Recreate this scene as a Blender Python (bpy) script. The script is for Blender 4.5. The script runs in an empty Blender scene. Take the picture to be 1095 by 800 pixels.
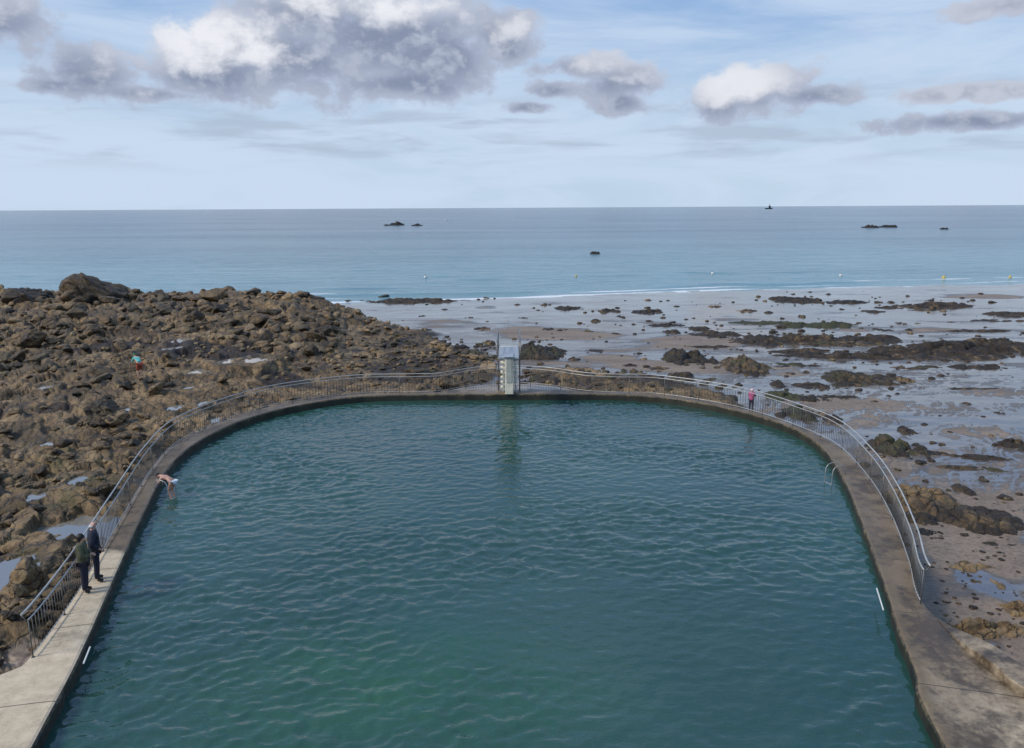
import bpy, bmesh, math, random
import numpy as np
from mathutils import Vector, Matrix

random.seed(7)
rng = np.random.default_rng(11)
scene = bpy.context.scene
COL = scene.collection
R = math.radians

# ------------------------------------------------------------------ camera model
PW, PH = 1095.0, 800.0
F = 870.0
CZ = 10.6
PITCH = math.atan((400 - 222) / F)
ROLL = math.atan2(6, 1095)
_cp, _sp = math.cos(PITCH), math.sin(PITCH)


def ray(px, py):
    dx, dy = px - PW / 2, -(py - PH / 2)
    c, s = math.cos(-ROLL), math.sin(-ROLL)
    x, y = dx * c - dy * s, dx * s + dy * c
    return np.array([x, F * _cp + y * _sp, -F * _sp + y * _cp])


def at(px, py, z=0.0):
    d = ray(px, py)
    t = (z - CZ) / d[2]
    return np.array([d[0] * t, d[1] * t, z])


def atD(px, py, D):
    """point seen at a pixel at ground distance D along +y"""
    d = ray(px, py)
    t = D / d[1]
    return np.array([d[0] * t, D, CZ + d[2] * t])


cam = bpy.data.objects.new('camera', bpy.data.cameras.new('camera'))
COL.objects.link(cam)
cam.data.sensor_width = 36
cam.data.lens = F / PW * 36
cam.data.clip_start = 0.1
cam.data.clip_end = 60000
cam.matrix_world = Matrix.Translation((0, 0, CZ)) @ Matrix.Rotation(R(90) - PITCH, 4, 'X') @ Matrix.Rotation(-ROLL, 4, 'Z')
scene.camera = cam


# ------------------------------------------------------------------ noise
def _h(ix, iy, seed):
    u = np.uint32
    ix = np.asarray(ix).astype(np.int32).view(u); iy = np.asarray(iy).astype(np.int32).view(u)
    n = ix * u(374761393) + iy * u(668265263) + u(seed * 974634777 & 0xFFFFFFFF)
    n = (n ^ (n >> u(13))) * u(1274126177)
    n = n ^ (n >> u(16))
    n = (n ^ (n >> u(15))) * u(2246822519)
    return ((n ^ (n >> u(13))) & u(0xFFFFFF)) * np.float32(1 / 0x1000000)


def gn(x, y, seed=0):
    x = np.asarray(x, np.float64); y = np.asarray(y, np.float64)
    ix, iy = np.floor(x), np.floor(y)
    fx, fy = (x - ix).astype(np.float32), (y - iy).astype(np.float32)
    u, v = fx * fx * fx * (fx * (fx * 6 - 15) + 10), fy * fy * fy * (fy * (fy * 6 - 15) + 10)
    out = 0
    for a in (0, 1):
        for b in (0, 1):
            t = _h(ix + a, iy + b, seed) * np.float32(2 * np.pi)
            g = np.cos(t) * (fx - a) + np.sin(t) * (fy - b)
            out = out + g * (u if a else 1 - u) * (v if b else 1 - v)
    return out * 1.5


def fbm(x, y, seed=0, oct=5, gain=.5):
    s, a, t = 0, 1.0, 0
    for i in range(oct):
        s = s + a * gn(x * 2 ** i + i * 17.3, y * 2 ** i - i * 9.1, seed + i)
        t += a
        a *= gain
    return s / t


def voro(x, y, seed=0):
    """returns F1, F2, cell random a, dx, dy to the nearest point"""
    ix, iy = np.floor(x), np.floor(y)
    f1 = np.full(x.shape, 9.0); f2 = np.full(x.shape, 9.0)
    ca = np.zeros(x.shape); cb = np.zeros(x.shape); cc = np.zeros(x.shape)
    dxb = np.zeros(x.shape); dyb = np.zeros(x.shape)
    for a in (-1, 0, 1):
        for b in (-1, 0, 1):
            jx, jy = ix + a, iy + b
            dx = jx + _h(jx, jy, seed) - x
            dy = jy + _h(jx, jy, seed + 1) - y
            d = np.sqrt(dx * dx + dy * dy)
            near = d < f1
            f2 = np.where(near, f1, np.minimum(f2, d))
            f1 = np.where(near, d, f1)
            ca = np.where(near, _h(jx, jy, seed + 2), ca)
            cb = np.where(near, _h(jx, jy, seed + 3), cb)
            cc = np.where(near, _h(jx, jy, seed + 4), cc)
            dxb = np.where(near, dx, dxb); dyb = np.where(near, dy, dyb)
    return f1, f2, ca, cb, cc, dxb, dyb


def sst(a, b, x):
    t = np.clip((x - a) / (b - a), 0, 1)
    return t * t * (3 - 2 * t)


# ------------------------------------------------------------------ plan outlines
def catmull(P, n=8):
    P = np.array(P, float)
    Q = np.vstack([2 * P[0] - P[1], P, 2 * P[-1] - P[-2]])
    out = []
    for i in range(1, len(Q) - 2):
        p0, p1, p2, p3 = Q[i - 1:i + 3]
        for t in np.linspace(0, 1, n, endpoint=False):
            out.append(.5 * ((2 * p1) + (-p0 + p2) * t + (2 * p0 - 5 * p1 + 4 * p2 - p3) * t * t + (-p0 + 3 * p1 - 3 * p2 + p3) * t ** 3))
    out.append(P[-1])
    return np.array(out)


def resample(P, n):
    P = np.array(P)
    s = np.concatenate([[0], np.cumsum(np.linalg.norm(np.diff(P, axis=0), axis=1))])
    t = np.linspace(0, s[-1], n)
    return np.stack([np.interp(t, s, P[:, k]) for k in range(P.shape[1])], 1)


DECK = 0.36
inner_px = [(45, 800), (92, 705), (130, 615), (158, 552), (177, 515), (199, 490), (230, 470), (270, 453), (320, 440), (380, 431), (440, 428.5),
            (540, 428), (640, 428), (700, 430.5), (750, 437.5), (800, 449), (840, 462.5), (868, 478), (888, 499), (905, 530), (921, 571), (940, 625), (957, 680),
            (977, 735), (1000, 800)]
inner = [at(px, py, 0)[:2] for px, py in inner_px]
inner = [np.array([inner[0][0] + 2.4, 4.0])] + inner + [np.array([inner[-1][0] - 1.6, 4.0])]
inner = catmull(inner, 10)
outer_px = [(75, 643), (101, 600), (126, 558), (158, 506), (188, 474), (238, 450), (300, 432), (380, 421.5), (440, 420), (470, 419),
            (500, 413.5), (530, 410.5), (560, 410.5), (590, 413), (625, 418.5), (660, 420.5), (700, 421.5), (760, 430), (805, 440), (850, 455), (895, 475), (930, 510), (955, 550), (975, 600), (990, 648)]
outer = [at(px, py, DECK)[:2] for px, py in outer_px]
outer = [np.array([-19., 4.0]), np.array([-15.3, 12.]), at(-2, 722, DECK)[:2], at(29, 705, DECK)[:2]] + outer + [at(1040, 682, DECK)[:2], at(1097, 721, DECK)[:2], np.array([13.6, 11.]), np.array([15., 4.])]
outer = catmull(outer, 10)


def match(inn, out, n=420):
    """pairs of points across the walkway; y-sorted arc parameters kept in step"""
    a = resample(inn, n)
    o = resample(out, 4000)
    idx = []
    cur = 0
    for i in range(n):
        # direction normal to the inner edge, pointing outward
        j0, j1 = max(0, i - 3), min(n - 1, i + 3)
        t = a[j1] - a[j0]; t /= np.linalg.norm(t)
        nrm = np.array([-t[1], t[0]])
        d = o - a[i]
        along = np.abs(d @ t); side = d @ nrm
        cost = along * 2 + np.abs(side) + np.where(side < 0.05, 50, 0)
        cost[:cur] = 1e9
        k = int(np.argmin(cost[cur:min(cur + 260, len(o))])) + cur
        idx.append(k); cur = k
    sm = np.array(idx, float)
    for _ in range(30):
        sm[1:-1] = (sm[:-2] + 2 * sm[1:-1] + sm[2:]) / 4
    sm[0] = 0; sm[-1] = len(o) - 1
    return a, np.stack([np.interp(sm, np.arange(len(o)), o[:, k]) for k in (0, 1)], 1)


WI, WO = match(inner, outer)
MID = (WI * .45 + WO * .55)


def poly_sd(x, y, P):
    """signed distance, positive inside"""
    P = np.asarray(P)
    sh = x.shape
    x = x.ravel(); y = y.ravel()
    d = np.full(x.shape, 1e9); ins = np.zeros(x.shape, bool)
    for i in range(len(P)):
        a, b = P[i], P[(i + 1) % len(P)]
        e = b - a
        wx, wy = x - a[0], y - a[1]
        t = np.clip((wx * e[0] + wy * e[1]) / max(e @ e, 1e-12), 0, 1)
        d = np.minimum(d, (wx - e[0] * t) ** 2 + (wy - e[1] * t) ** 2)
        if a[1] != b[1]:
            c = ((a[1] > y) != (b[1] > y)) & (x < (b[0] - a[0]) * (y - a[1]) / (b[1] - a[1]) + a[0])
            ins ^= c
    d = np.sqrt(d)
    return np.where(ins, d, -d).reshape(sh)


def psub(x, y, P, mg=8.):
    P = np.asarray(P); lo, hi = P.min(0) - mg, P.max(0) + mg
    k = (x > lo[0]) & (x < hi[0]) & (y > lo[1]) & (y < hi[1])
    out = np.full(x.shape, -mg)
    if k.any(): out[k] = poly_sd(x[k], y[k], P)
    return out


MIDP = resample(MID, 90)
OUTP = resample(WO, 90)
SEA = -2.0
SH_X = np.array([-400, -60, -24, 0, 29, 83, 140, 400.])
SH_Y = np.array([112, 111, 110, 115.5, 124, 132, 137, 150.])


def shore(x):
    return np.interp(x, SH_X, SH_Y)


reef_px = [(545, 398, -1), (522, 376, -1.1), (482, 358, -1.2), (430, 347, -1.3), (378, 343, -1.4)]
REEF = [np.array([-140., 3.]), np.array([-16., 3.])] + [p for p in resample(MID, 60) if p[0] < -0.5 and p[1] > 5] + [at(*p)[:2] for p in reef_px] + \
       [np.array(p, float) for p in ((-21, 91), (-30, 96), (-60, 98), (-140, 96))]
LEDGE = [p for p in resample(MID, 60) if 0.5 < p[0] < 12.2 and p[1] > 40] + [at(*p)[:2] for p in ((790, 436, -1), (770, 425, -1), (735, 412, -1), (690, 405, -1), (640, 401, -1), (600, 397, -1), (560, 395, -1))]

# tide pools (pixel centre, width, height, level)
TP = [(94, 565, 62, 26, -.75), (3, 624, 30, 44, -.7), (224, 393, 28, 7, .0), (258, 386, 30, 7, .1), (184, 375, 13, 5, .3), (193, 366, 13, 6, .4), (50, 467, 13, 5, .1),
      (189, 429, 11, 5, .0), (217, 426, 8, 4, 0.), (131, 431, 11, 4, .1), (230, 446, 9, 4, -.2), (200, 408, 7, 4, .1), (50, 407, 10, 4, .4), (272, 386, 16, 5, .1), (35, 524, 16, 7, -.1), (82, 509, 12, 5, -.2)]
TPW = []
TP_TODO = []
for px, py, w, h, z in TP:
    c = at(px, py, z)
    dist = math.hypot(c[1], CZ)
    TPW.append((c[0], c[1], w / 2 * c[1] / F * 1.45, max(h / 2 * c[1] / F / ((py - 222) / F + .02), .5) * 1.25, z))


def terrain(x, y, full=False, pools=True):
    x = np.asarray(x, float); y = np.asarray(y, float)
    ys = shore(x)
    zb = SEA + np.clip((ys - y) * .0125, -6, .95)
    zb = zb + .055 * fbm(x / 14, y / 6, 3, 4) + .02 * fbm(x / 2.2, y / 1.3, 9, 3)
    # reef
    wn = fbm(x / 7, y / 7, 21, 4) * 3.0
    sd = psub(x, y, REEF)
    sl = psub(x, y, LEDGE)
    m = sst(-.6, 3.0, sd + wn)
    far = sst(38, 84, y)
    hump = np.exp(-(((x + 24.) / 7) ** 2 + ((y - 87) / 7) ** 2)) * .25
    zr = -.55 + 1.55 * far * sst(-10, -24, x) + hump + .25 * sst(-16, -30, x)
    low = sst(-22, -10, x) * sst(42, 56, y)        # low weedy shelf behind the rail
    zr = zr - .55 * low
    act = (m > 0) | (sl > -2)
    X_, Y_ = x, y
    x, y = X_[act], Y_[act]
    far_, low_, sl_, wn_ = far[act], low[act], sl[act], wn[act]
    wx = x + .8 * fbm(x / 2.5, y / 2.5, 31, 3); wy = y + .8 * fbm(x / 2.5 + 9, y / 2.5, 35, 3)
    amp = .55 + .35 * far_
    amp = amp * (1 - .55 * low_)
    f1, f2, ca, cb, cc, dx, dy = voro(wx / 2.7, wy / 2.1, 41)
    det = .55 * (ca - .5) + .55 * ((cb - .5) * dx + (cc - .5) * dy) - .30 * (1 - sst(0, .16, f2 - f1))
    f1b, f2b, ca2, cb2, cc2, dx2, dy2 = voro(wx / .95, wy / .8, 51)
    det2 = .24 * (ca2 - .5) + .3 * ((cb2 - .5) * dx2 + (cc2 - .5) * dy2) - .13 * (1 - sst(0, .2, f2b - f1b))
    s = (x * .55 + y * .85) / 1.5 + 1.2 * fbm(x / 5, y / 5, 61, 3)
    saw = s - np.floor(s)
    saw = np.where(saw < .85, saw / .85, (1 - saw) / .15)
    zr_ = zr[act] + amp * (det + det2) + .30 * saw * (1 - far_ * .6) * (1 - low_ * .5) + .5 * amp * fbm(x / 5, y / 5, 71, 5) + .07 * fbm(x / .5, y / .5, 75, 4)
    # ledge
    zl_ = -.75 + .45 * det + .3 * saw + .35 * fbm(x / 3, y / 3, 81, 5)
    x, y = X_, Y_
    zr = zr.copy(); zr[act] = zr_
    zl = np.full(x.shape, -.75); zl[act] = zl_
    ml = sst(-.8, 1.0, sl + wn * .35)
    z = zb * (1 - m) + zr * m
    z = z * (1 - ml) + zl * ml
    rock = np.maximum(sst(.25, .6, m + .25 * fbm(x / 1.5, y / 1.5, 91, 4)), sst(.2, .6, ml))
    # basins of the tide pools
    for cx, cy, rx, ry, zp in (TPW if pools else ()):
        near = (np.abs(x - cx) < rx * 3) & (np.abs(y - cy) < ry * 3)
        if near.any():
            xn, yn = x[near], y[near]
            q = np.sqrt(((xn - cx) / rx) ** 2 + ((yn - cy) / ry) ** 2) + .9 * fbm(xn / max(rx * .7, .5) + cx, yn / max(ry * .7, .5), 95, 4)
            zn = z[near]
            bowl = zp - .16 + .16 * np.clip(q, 0, 3) ** 2
            zn = np.where(q < 1.15, np.minimum(zn * .1 + bowl * .9, bowl + .03), zn)
            rim = zp + .10 * sst(1.05, 1.3, q) + .1 * fbm(xn, yn, 97, 3)
            zn = np.where(q >= 1.15, np.maximum(zn, rim), zn)
            k = sst(2.3, 1.7, q)
            z[near] = z[near] * (1 - k) + zn * k
    # keep rocks a little under the deck beside the walkway and drop under the pool
    so = psub(x, y, OUTP)
    cap = DECK - .45 + np.clip(-so, 0, 4) * .45
    z = np.where((so > -4) & (z > cap), cap + (z - cap) * .15, z)
    sm = psub(x, y, MIDP)
    z = np.where(sm > 0, np.minimum(z, -.5 - np.minimum(sm * 6, 2.6)), z)
    if not full:
        return z
    # beach wetness
    D = y
    st = fbm(x / 9 + .25 * y / 9, y / 3.2, 101, 5)
    wet = .60 + .9 * st + .35 * sst(60, 105, D) - .40 * sst(46, 28, D)
    for px, py, w, h, a in SANDP:
        c = at(px, py, -1.4)
        rx = w / 2 * c[1] / F; ry = h / 2 * c[1] / F / ((py - 222) / F)
        q = np.sqrt(((x - c[0]) / rx) ** 2 + ((y - c[1]) / ry) ** 2) + .35 * fbm(x / 4, y / 3, 111, 4)
        wet = wet - (.8 * a if a > 0 else a) * sst(1.3, .5, q)
    run = 1 - np.abs(gn((x * .9 - y * .5) / .9 + 2.0 * fbm(x / 4, y / 4, 121, 3), (x * .45 + y * .9) / 4.2, 123)) * 2.6
    fl = 1 - np.abs(gn((x * .9 - y * .5) / .5 + 2.0 * fbm(x / 3, y / 3, 131, 3), (x * .45 + y * .9) / 2.6, 133)) * 3.0
    cr = at(1010, 450, -1.2)
    qr = np.exp(-(((x - cr[0]) / 16) ** 2 + ((y - cr[1]) / 14) ** 2))
    wet = wet + qr * (.55 * sst(.3, .95, run) + .45 * sst(.55, 1, fl) - .12)
    alg = sst(.12, .4, fbm(x / 3.2, y / 3.2, 141, 4)) * sst(-14, -18, x) * sst(44, 26, y) * rock
    wd = np.zeros(x.shape)
    for px, py, w, h in WEEDP:
        c = at(px, py, .3)
        rx = w / 2 * c[1] / F; ry = h / 2 * c[1] / F / ((py - 222) / F)
        q = np.sqrt(((x - c[0]) / rx) ** 2 + ((y - c[1]) / ry) ** 2) + .5 * fbm(x / 3, y / 3, 151, 4)
        wd = np.maximum(wd, sst(1.15, .7, q))
    wd = np.maximum(wd, .8 * low * sst(-.1, .25, fbm(x / 3, y / 3, 161, 4)))
    return z, rock, np.clip(wet, 0, 1), alg, wd


WEEDP = [(235, 374, 120, 20), (120, 372, 90, 16), (300, 392, 60, 14), (430, 372, 90, 14), (60, 430, 40, 10)]
SANDP = [(600, 357, 120, 14, 1.1), (560, 352, 80, 9, .9), (745, 366, 110, 18, 1.1), (690, 392, 90, 12, .9), (650, 383, 60, 10, .8), (640, 408, 150, 14, .6), (735, 395, 130, 14, .9),
         (1050, 314, 100, 6, 1.2), (915, 353, 40, 5, 1.0), (840, 400, 40, 14, .5), (905, 437, 130, 14, .7), (1060, 425, 90, 12, .6), (1040, 468, 90, 14, .5), (930, 455, 60, 12, .7),
         (1030, 590, 120, 70, 1.1), (365, 333, 40, 8, 1.0), (700, 345, 60, 6, .6), (520, 325, 26, 5, .9), (790, 340, 60, 8, .5), (1000, 352, 60, 5, .7), (480, 345, 70, 12, .5),
         (1050, 632, 56, 44, -.55), (1085, 655, 40, 30, -.5), (1000, 618, 40, 14, .3), (1040, 700, 60, 20, -.6), (930, 470, 60, 10, -.5), (960, 418, 90, 10, .4)]


for k_, (cx, cy, rx, ry, z) in enumerate(TPW):
    gx_, gy_ = np.meshgrid(np.linspace(cx - rx, cx + rx, 9), np.linspace(cy - ry, cy + ry, 9))
    zz_ = np.sort(terrain(gx_, gy_, False, False).ravel())
    TPW[k_] = (cx, cy, rx, ry, float(zz_[42]))

# ------------------------------------------------------------------ mesh helpers
def mesh_np(name, V, Fq, mats=None, smooth=True, attrs=None, fmat=None):
    me = bpy.data.meshes.new(name)
    V = np.asarray(V, np.float32); Fq = np.asarray(Fq, np.int32)
    me.vertices.add(len(V)); me.vertices.foreach_set('co', V.ravel())
    k = Fq.shape[1]
    me.loops.add(Fq.size); me.loops.foreach_set('vertex_index', Fq.ravel())
    me.polygons.add(len(Fq)); me.polygons.foreach_set('loop_start', np.arange(0, Fq.size, k, dtype=np.int32))
    me.polygons.foreach_set('loop_total', np.full(len(Fq), k, np.int32))
    me.polygons.foreach_set('use_smooth', np.full(len(Fq), smooth, bool))
    if fmat is not None:
        me.polygons.foreach_set('material_index', np.asarray(fmat, np.int32))
    for m in (mats or []):
        me.materials.append(m)
    for n, a in (attrs or {}).items():
        at_ = me.attributes.new(n, 'FLOAT', 'POINT')
        at_.data.foreach_set('value', np.asarray(a, np.float32).ravel())
    me.update(calc_edges=True)
    return me


def grid_faces(nu, nv):
    i = np.arange((nu - 1) * (nv - 1))
    r, c = i // (nv - 1), i % (nv - 1)
    a = r * nv + c
    return np.stack([a, a + 1, a + nv + 1, a + nv], 1)


def link(name, me, parent=None, loc=None, rotz=None):
    o = bpy.data.objects.new(name, me)
    COL.objects.link(o)
    if parent is not None:
        o.parent = parent
    if loc is not None:
        o.location = loc
    if rotz is not None:
        o.rotation_euler = (0, 0, rotz)
    return o


def tag(o, label=None, cat=None, group=None, kind=None):
    if label: o['label'] = label
    if cat: o['category'] = cat
    if group: o['group'] = group
    if kind: o['kind'] = kind
    return o


def empty(name, loc, rotz=0):
    o = bpy.data.objects.new(name, None)
    COL.objects.link(o)
    o.location = loc; o.rotation_euler = (0, 0, rotz)
    o.empty_display_size = .2
    return o


class MB:
    def __init__(self):
        self.bm = bmesh.new()

    def box(self, c, s, rot=None, bev=0):
        r = bmesh.ops.create_cube(self.bm, size=1)
        vs = r['verts']
        M = Matrix.Translation(c) @ (rot.to_4x4() if rot else Matrix.Identity(4)) @ Matrix.Diagonal((s[0], s[1], s[2], 1))
        bmesh.ops.transform(self.bm, matrix=M, verts=vs)
        if bev:
            es = {e for v in vs for e in v.link_edges}
            bmesh.ops.bevel(self.bm, geom=list(es), offset=bev, segments=2, affect='EDGES', profile=.5)
        return self

    def tube(self, pts, r, n=8, cap=True):
        pts = [Vector(p) for p in pts]
        rr = r if hasattr(r, '__len__') else [r] * len(pts)
        rings = []
        prevu = None
        for i, p in enumerate(pts):
            t = (pts[min(i + 1, len(pts) - 1)] - pts[max(i - 1, 0)]).normalized()
            if prevu is None:
                u = t.cross(Vector((0, 0, 1)))
                if u.length < 1e-3:
                    u = t.cross(Vector((1, 0, 0)))
            else:
                u = prevu - t * prevu.dot(t)
            u.normalize(); prevu = u
            w = t.cross(u)
            rings.append([self.bm.verts.new(p + (u * math.cos(a) + w * math.sin(a)) * rr[i]) for a in [2 * math.pi * k / n for k in range(n)]])
        for a, b in zip(rings, rings[1:]):
            for k in range(n):
                f = self.bm.faces.new((a[k], a[(k + 1) % n], b[(k + 1) % n], b[k])); f.smooth = True
        if cap:
            self.bm.faces.new(rings[0][::-1]); self.bm.faces.new(rings[-1])
        return self

    def ball(self, c, r, sub=2):
        res = bmesh.ops.create_icosphere(self.bm, subdivisions=sub, radius=1)
        s = r if hasattr(r, '__len__') else (r, r, r)
        bmesh.ops.transform(self.bm, matrix=Matrix.Translation(c) @ Matrix.Diagonal((s[0], s[1], s[2], 1)), verts=res['verts'])
        for v in res['verts']:
            for f in v.link_faces: f.smooth = True
        return self

    def mesh(self, name, mat):
        bmesh.ops.recalc_face_normals(self.bm, faces=self.bm.faces)
        me = bpy.data.meshes.new(name)
        self.bm.to_mesh(me); self.bm.free()
        me.materials.append(mat)
        return me

    def build(self, name, mat, parent=None, **k):
        return link(name, self.mesh(name, mat), parent, **k)


# ------------------------------------------------------------------ materials
class NT:
    def __init__(self, tree):
        self.t = tree; self.n = tree.nodes; self.l = tree.links

    def new(self, typ, **kw):
        nd = self.n.new(typ)
        ins = kw.pop('ins', {})
        for k, v in kw.items():
            setattr(nd, k, v)
        for k, v in ins.items():
            self.set(nd.inputs[k], v)
        return nd

    def set(self, sock, v):
        if isinstance(v, bpy.types.NodeSocket):
            self.l.new(v, sock)
        elif isinstance(v, bpy.types.Node):
            self.l.new(v.outputs[0], sock)
        else:
            if hasattr(sock.default_value, '__len__') and not hasattr(v, '__len__'):
                v = [v] * len(sock.default_value)
            elif hasattr(sock.default_value, '__len__') and len(sock.default_value) == 4 and len(v) == 3:
                v = (*v, 1)
            sock.default_value = v

    def m(self, op, a, b=None, c=None, clamp=False):
        nd = self.new('ShaderNodeMath', operation=op, use_clamp=clamp)
        self.set(nd.inputs[0], a)
        if b is not None: self.set(nd.inputs[1], b)
        if c is not None: self.set(nd.inputs[2], c)
        return nd.outputs[0]

    def vm(self, op, a, b=None, c=None):
        nd = self.new('ShaderNodeVectorMath', operation=op)
        self.set(nd.inputs[0], a)
        if b is not None: self.set(nd.inputs[1], b)
        if c is not None: self.set(nd.inputs[2], c)
        return nd.outputs['Value'] if op in ('LENGTH', 'DISTANCE', 'DOT_PRODUCT') else nd.outputs[0]

    def noise(self, vec, scale, detail=4, rough=.55, dist=0, typ=None):
        nd = self.new('ShaderNodeTexNoise', ins={'Scale': scale, 'Detail': detail, 'Roughness': rough, 'Distortion': dist})
        if vec is not None: self.set(nd.inputs['Vector'], vec)
        if typ: nd.noise_type = typ
        return nd.outputs['Fac']

    def ss(self, x, a, b, lo=0., hi=1.):
        nd = self.new('ShaderNodeMapRange', interpolation_type='SMOOTHSTEP', ins={'From Min': a, 'From Max': b, 'To Min': lo, 'To Max': hi})
        self.set(nd.inputs['Value'], x)
        return nd.outputs[0]

    def lin(self, x, a, b, lo=0., hi=1.):
        nd = self.new('ShaderNodeMapRange', ins={'From Min': a, 'From Max': b, 'To Min': lo, 'To Max': hi})
        self.set(nd.inputs['Value'], x)
        return nd.outputs[0]

    def mix(self, f, a, b):
        nd = self.new('ShaderNodeMix', data_type='RGBA')
        self.set(nd.inputs[0], f); self.set(nd.inputs[6], a); self.set(nd.inputs[7], b)
        return nd.outputs[2]

    def ramp(self, f, stops):
        nd = self.new('ShaderNodeValToRGB')
        e = nd.color_ramp.elements
        while len(e) < len(stops): e.new(.5)
        for el, (p, c) in zip(e, stops):
            el.position = p; el.color = (*c, 1)
        self.set(nd.inputs[0], f)
        return nd.outputs[0]

    def attr(self, name):
        return self.new('ShaderNodeAttribute', attribute_name=name).outputs['Fac']

    def bump(self, h, strength=.5, dist=.05, normal=None):
        nd = self.new('ShaderNodeBump', ins={'Strength': strength, 'Distance': dist, 'Height': h})
        if normal is not None: self.set(nd.inputs['Normal'], normal)
        return nd.outputs[0]

    def pos(self, sx=1, sy=1, sz=1):
        g = self.new('ShaderNodeNewGeometry').outputs['Position']
        return g if (sx, sy, sz) == (1, 1, 1) else self.vm('MULTIPLY', g, (sx, sy, sz))


def material(name):
    m = bpy.data.materials.new(name)
    m.use_nodes = True
    t = NT(m.node_tree)
    b = m.node_tree.nodes['Principled BSDF']
    return m, t, b


def simple(name, col, rough=.6, var=.25, scale=8., metal=0., bump=0.):
    m, t, b = material(name)
    p = t.new('ShaderNodeTexCoord').outputs['Object']
    n = t.noise(p, scale, 4)
    f = t.lin(n, .3, .7)
    t.set(b.inputs['Base Color'], t.mix(f, tuple(c * (1 - var) for c in col), tuple(min(1, c * (1 + var)) for c in col)))
    b.inputs['Roughness'].default_value = rough
    b.inputs['Metallic'].default_value = metal
    if bump:
        t.set(b.inputs['Normal'], t.bump(n, bump, .02))
    return m


def rock_colour(t, p, tone=None, zone=.55):
    """brown weathered shore rock"""
    n1 = t.noise(p, .35, 5, .6)
    n2 = t.noise(p, 1.9, 6, .65)
    n3 = t.noise(p, 11., 5, .7)
    f = t.m('ADD', t.m('MULTIPLY', n1, .42), t.m('ADD', t.m('MULTIPLY', n2, .48), t.m('MULTIPLY', n3, .30)))
    if tone is not None:
        f = t.m('ADD', f, tone)
    c = t.ramp(f, [(.42, (.010, .007, .004)), (.52, (.052, .034, .016)), (.60, (.135, .085, .037)), (.68, (.235, .156, .074)), (.84, (.34, .255, .15))])
    wv = t.vm('ADD', t.vm('MULTIPLY', p, (1.0, .62, 1.5)), t.vm('MULTIPLY', t.new('ShaderNodeTexNoise', ins={'Vector': p, 'Scale': 1.6, 'Detail': 4.}).outputs['Color'], (.9, .9, .9)))
    cr = t.new('ShaderNodeTexVoronoi', feature='DISTANCE_TO_EDGE', ins={'Vector': wv, 'Scale': 1.25}).outputs['Distance']
    crk = t.ss(cr, .0, .07)
    c = t.mix(t.m('MULTIPLY', t.m('SUBTRACT', 1., crk), .75), c, (.012, .009, .006))
    n2 = t.m('ADD', n2, t.m('MULTIPLY_ADD', crk, .30, -.30))
    zn = t.ss(t.m('ADD', t.noise(p, .17, 5, .62, .5), t.m('MULTIPLY_ADD', n2, .25, -.12)), .50, .60)
    c = t.mix(t.m('MULTIPLY', zn, zone), c, (.026, .021, .011))
    g = t.ss(t.noise(p, .8, 5, .6), .54, .66)
    c = t.mix(t.m('MULTIPLY', g, .45), c, (.050, .046, .030))
    return c, n2, n3


def rock_material(name, lo=0., weed=.35, weedcol=(.016, .011, .006), green=.0, zone=.55, rnd=1.):
    m, t, b = material(name)
    p = t.pos()
    oi = t.new('ShaderNodeObjectInfo').outputs['Random']
    gi = t.new('ShaderNodeNewGeometry').outputs['Random Per Island']
    tone = t.m('ADD', t.m('MULTIPLY_ADD', oi, .16 * rnd, -.08 * rnd + lo), t.m('MULTIPLY_ADD', gi, .14 * rnd, -.07 * rnd))
    c, n2, n3 = rock_colour(t, p, tone, zone)
    w = t.ss(t.noise(p, .9, 6, .7, .6), .62 - weed * .35, .70 - weed * .3)
    if weed > 0:
        c = t.mix(w, c, weedcol)
    if green > 0:
        gmask = t.ss(t.noise(p, .6, 5, .65), .60 - green * .2, .72 - green * .2)
        c = t.mix(t.m('MULTIPLY', gmask, .7), c, (.045, .05, .012))
    t.set(b.inputs['Base Color'], c)
    t.set(b.inputs['Roughness'], t.lin(n2, .3, .7, .55, .85))
    h = t.m('ADD', t.m('MULTIPLY', n2, .7), t.m('MULTIPLY', n3, .3))
    t.set(b.inputs['Normal'], t.bump(h, 1.0, .16))
    return m


M = {}
M['rock'] = rock_material('weathered_rock', .035, .0)
M['sea_rock'] = rock_material('black_sea_rock', -.16, .9)
M['rock_dark'] = rock_material('dark_weedy_rock', -.03, .55, (.024, .015, .008))
M['rock_mid'] = rock_material('olive_beach_rock', -.01, .40, (.024, .016, .008), green=.5)
M['rock_brown'] = rock_material('brown_beach_rock', .045, .0, zone=.1, rnd=.15)
M['rock_green'] = rock_material('algae_rock', -.02, .35, green=1.3)
M['weed'] = simple('seaweed', (.016, .012, .007), .55, .5, 6, bump=.8)


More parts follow.
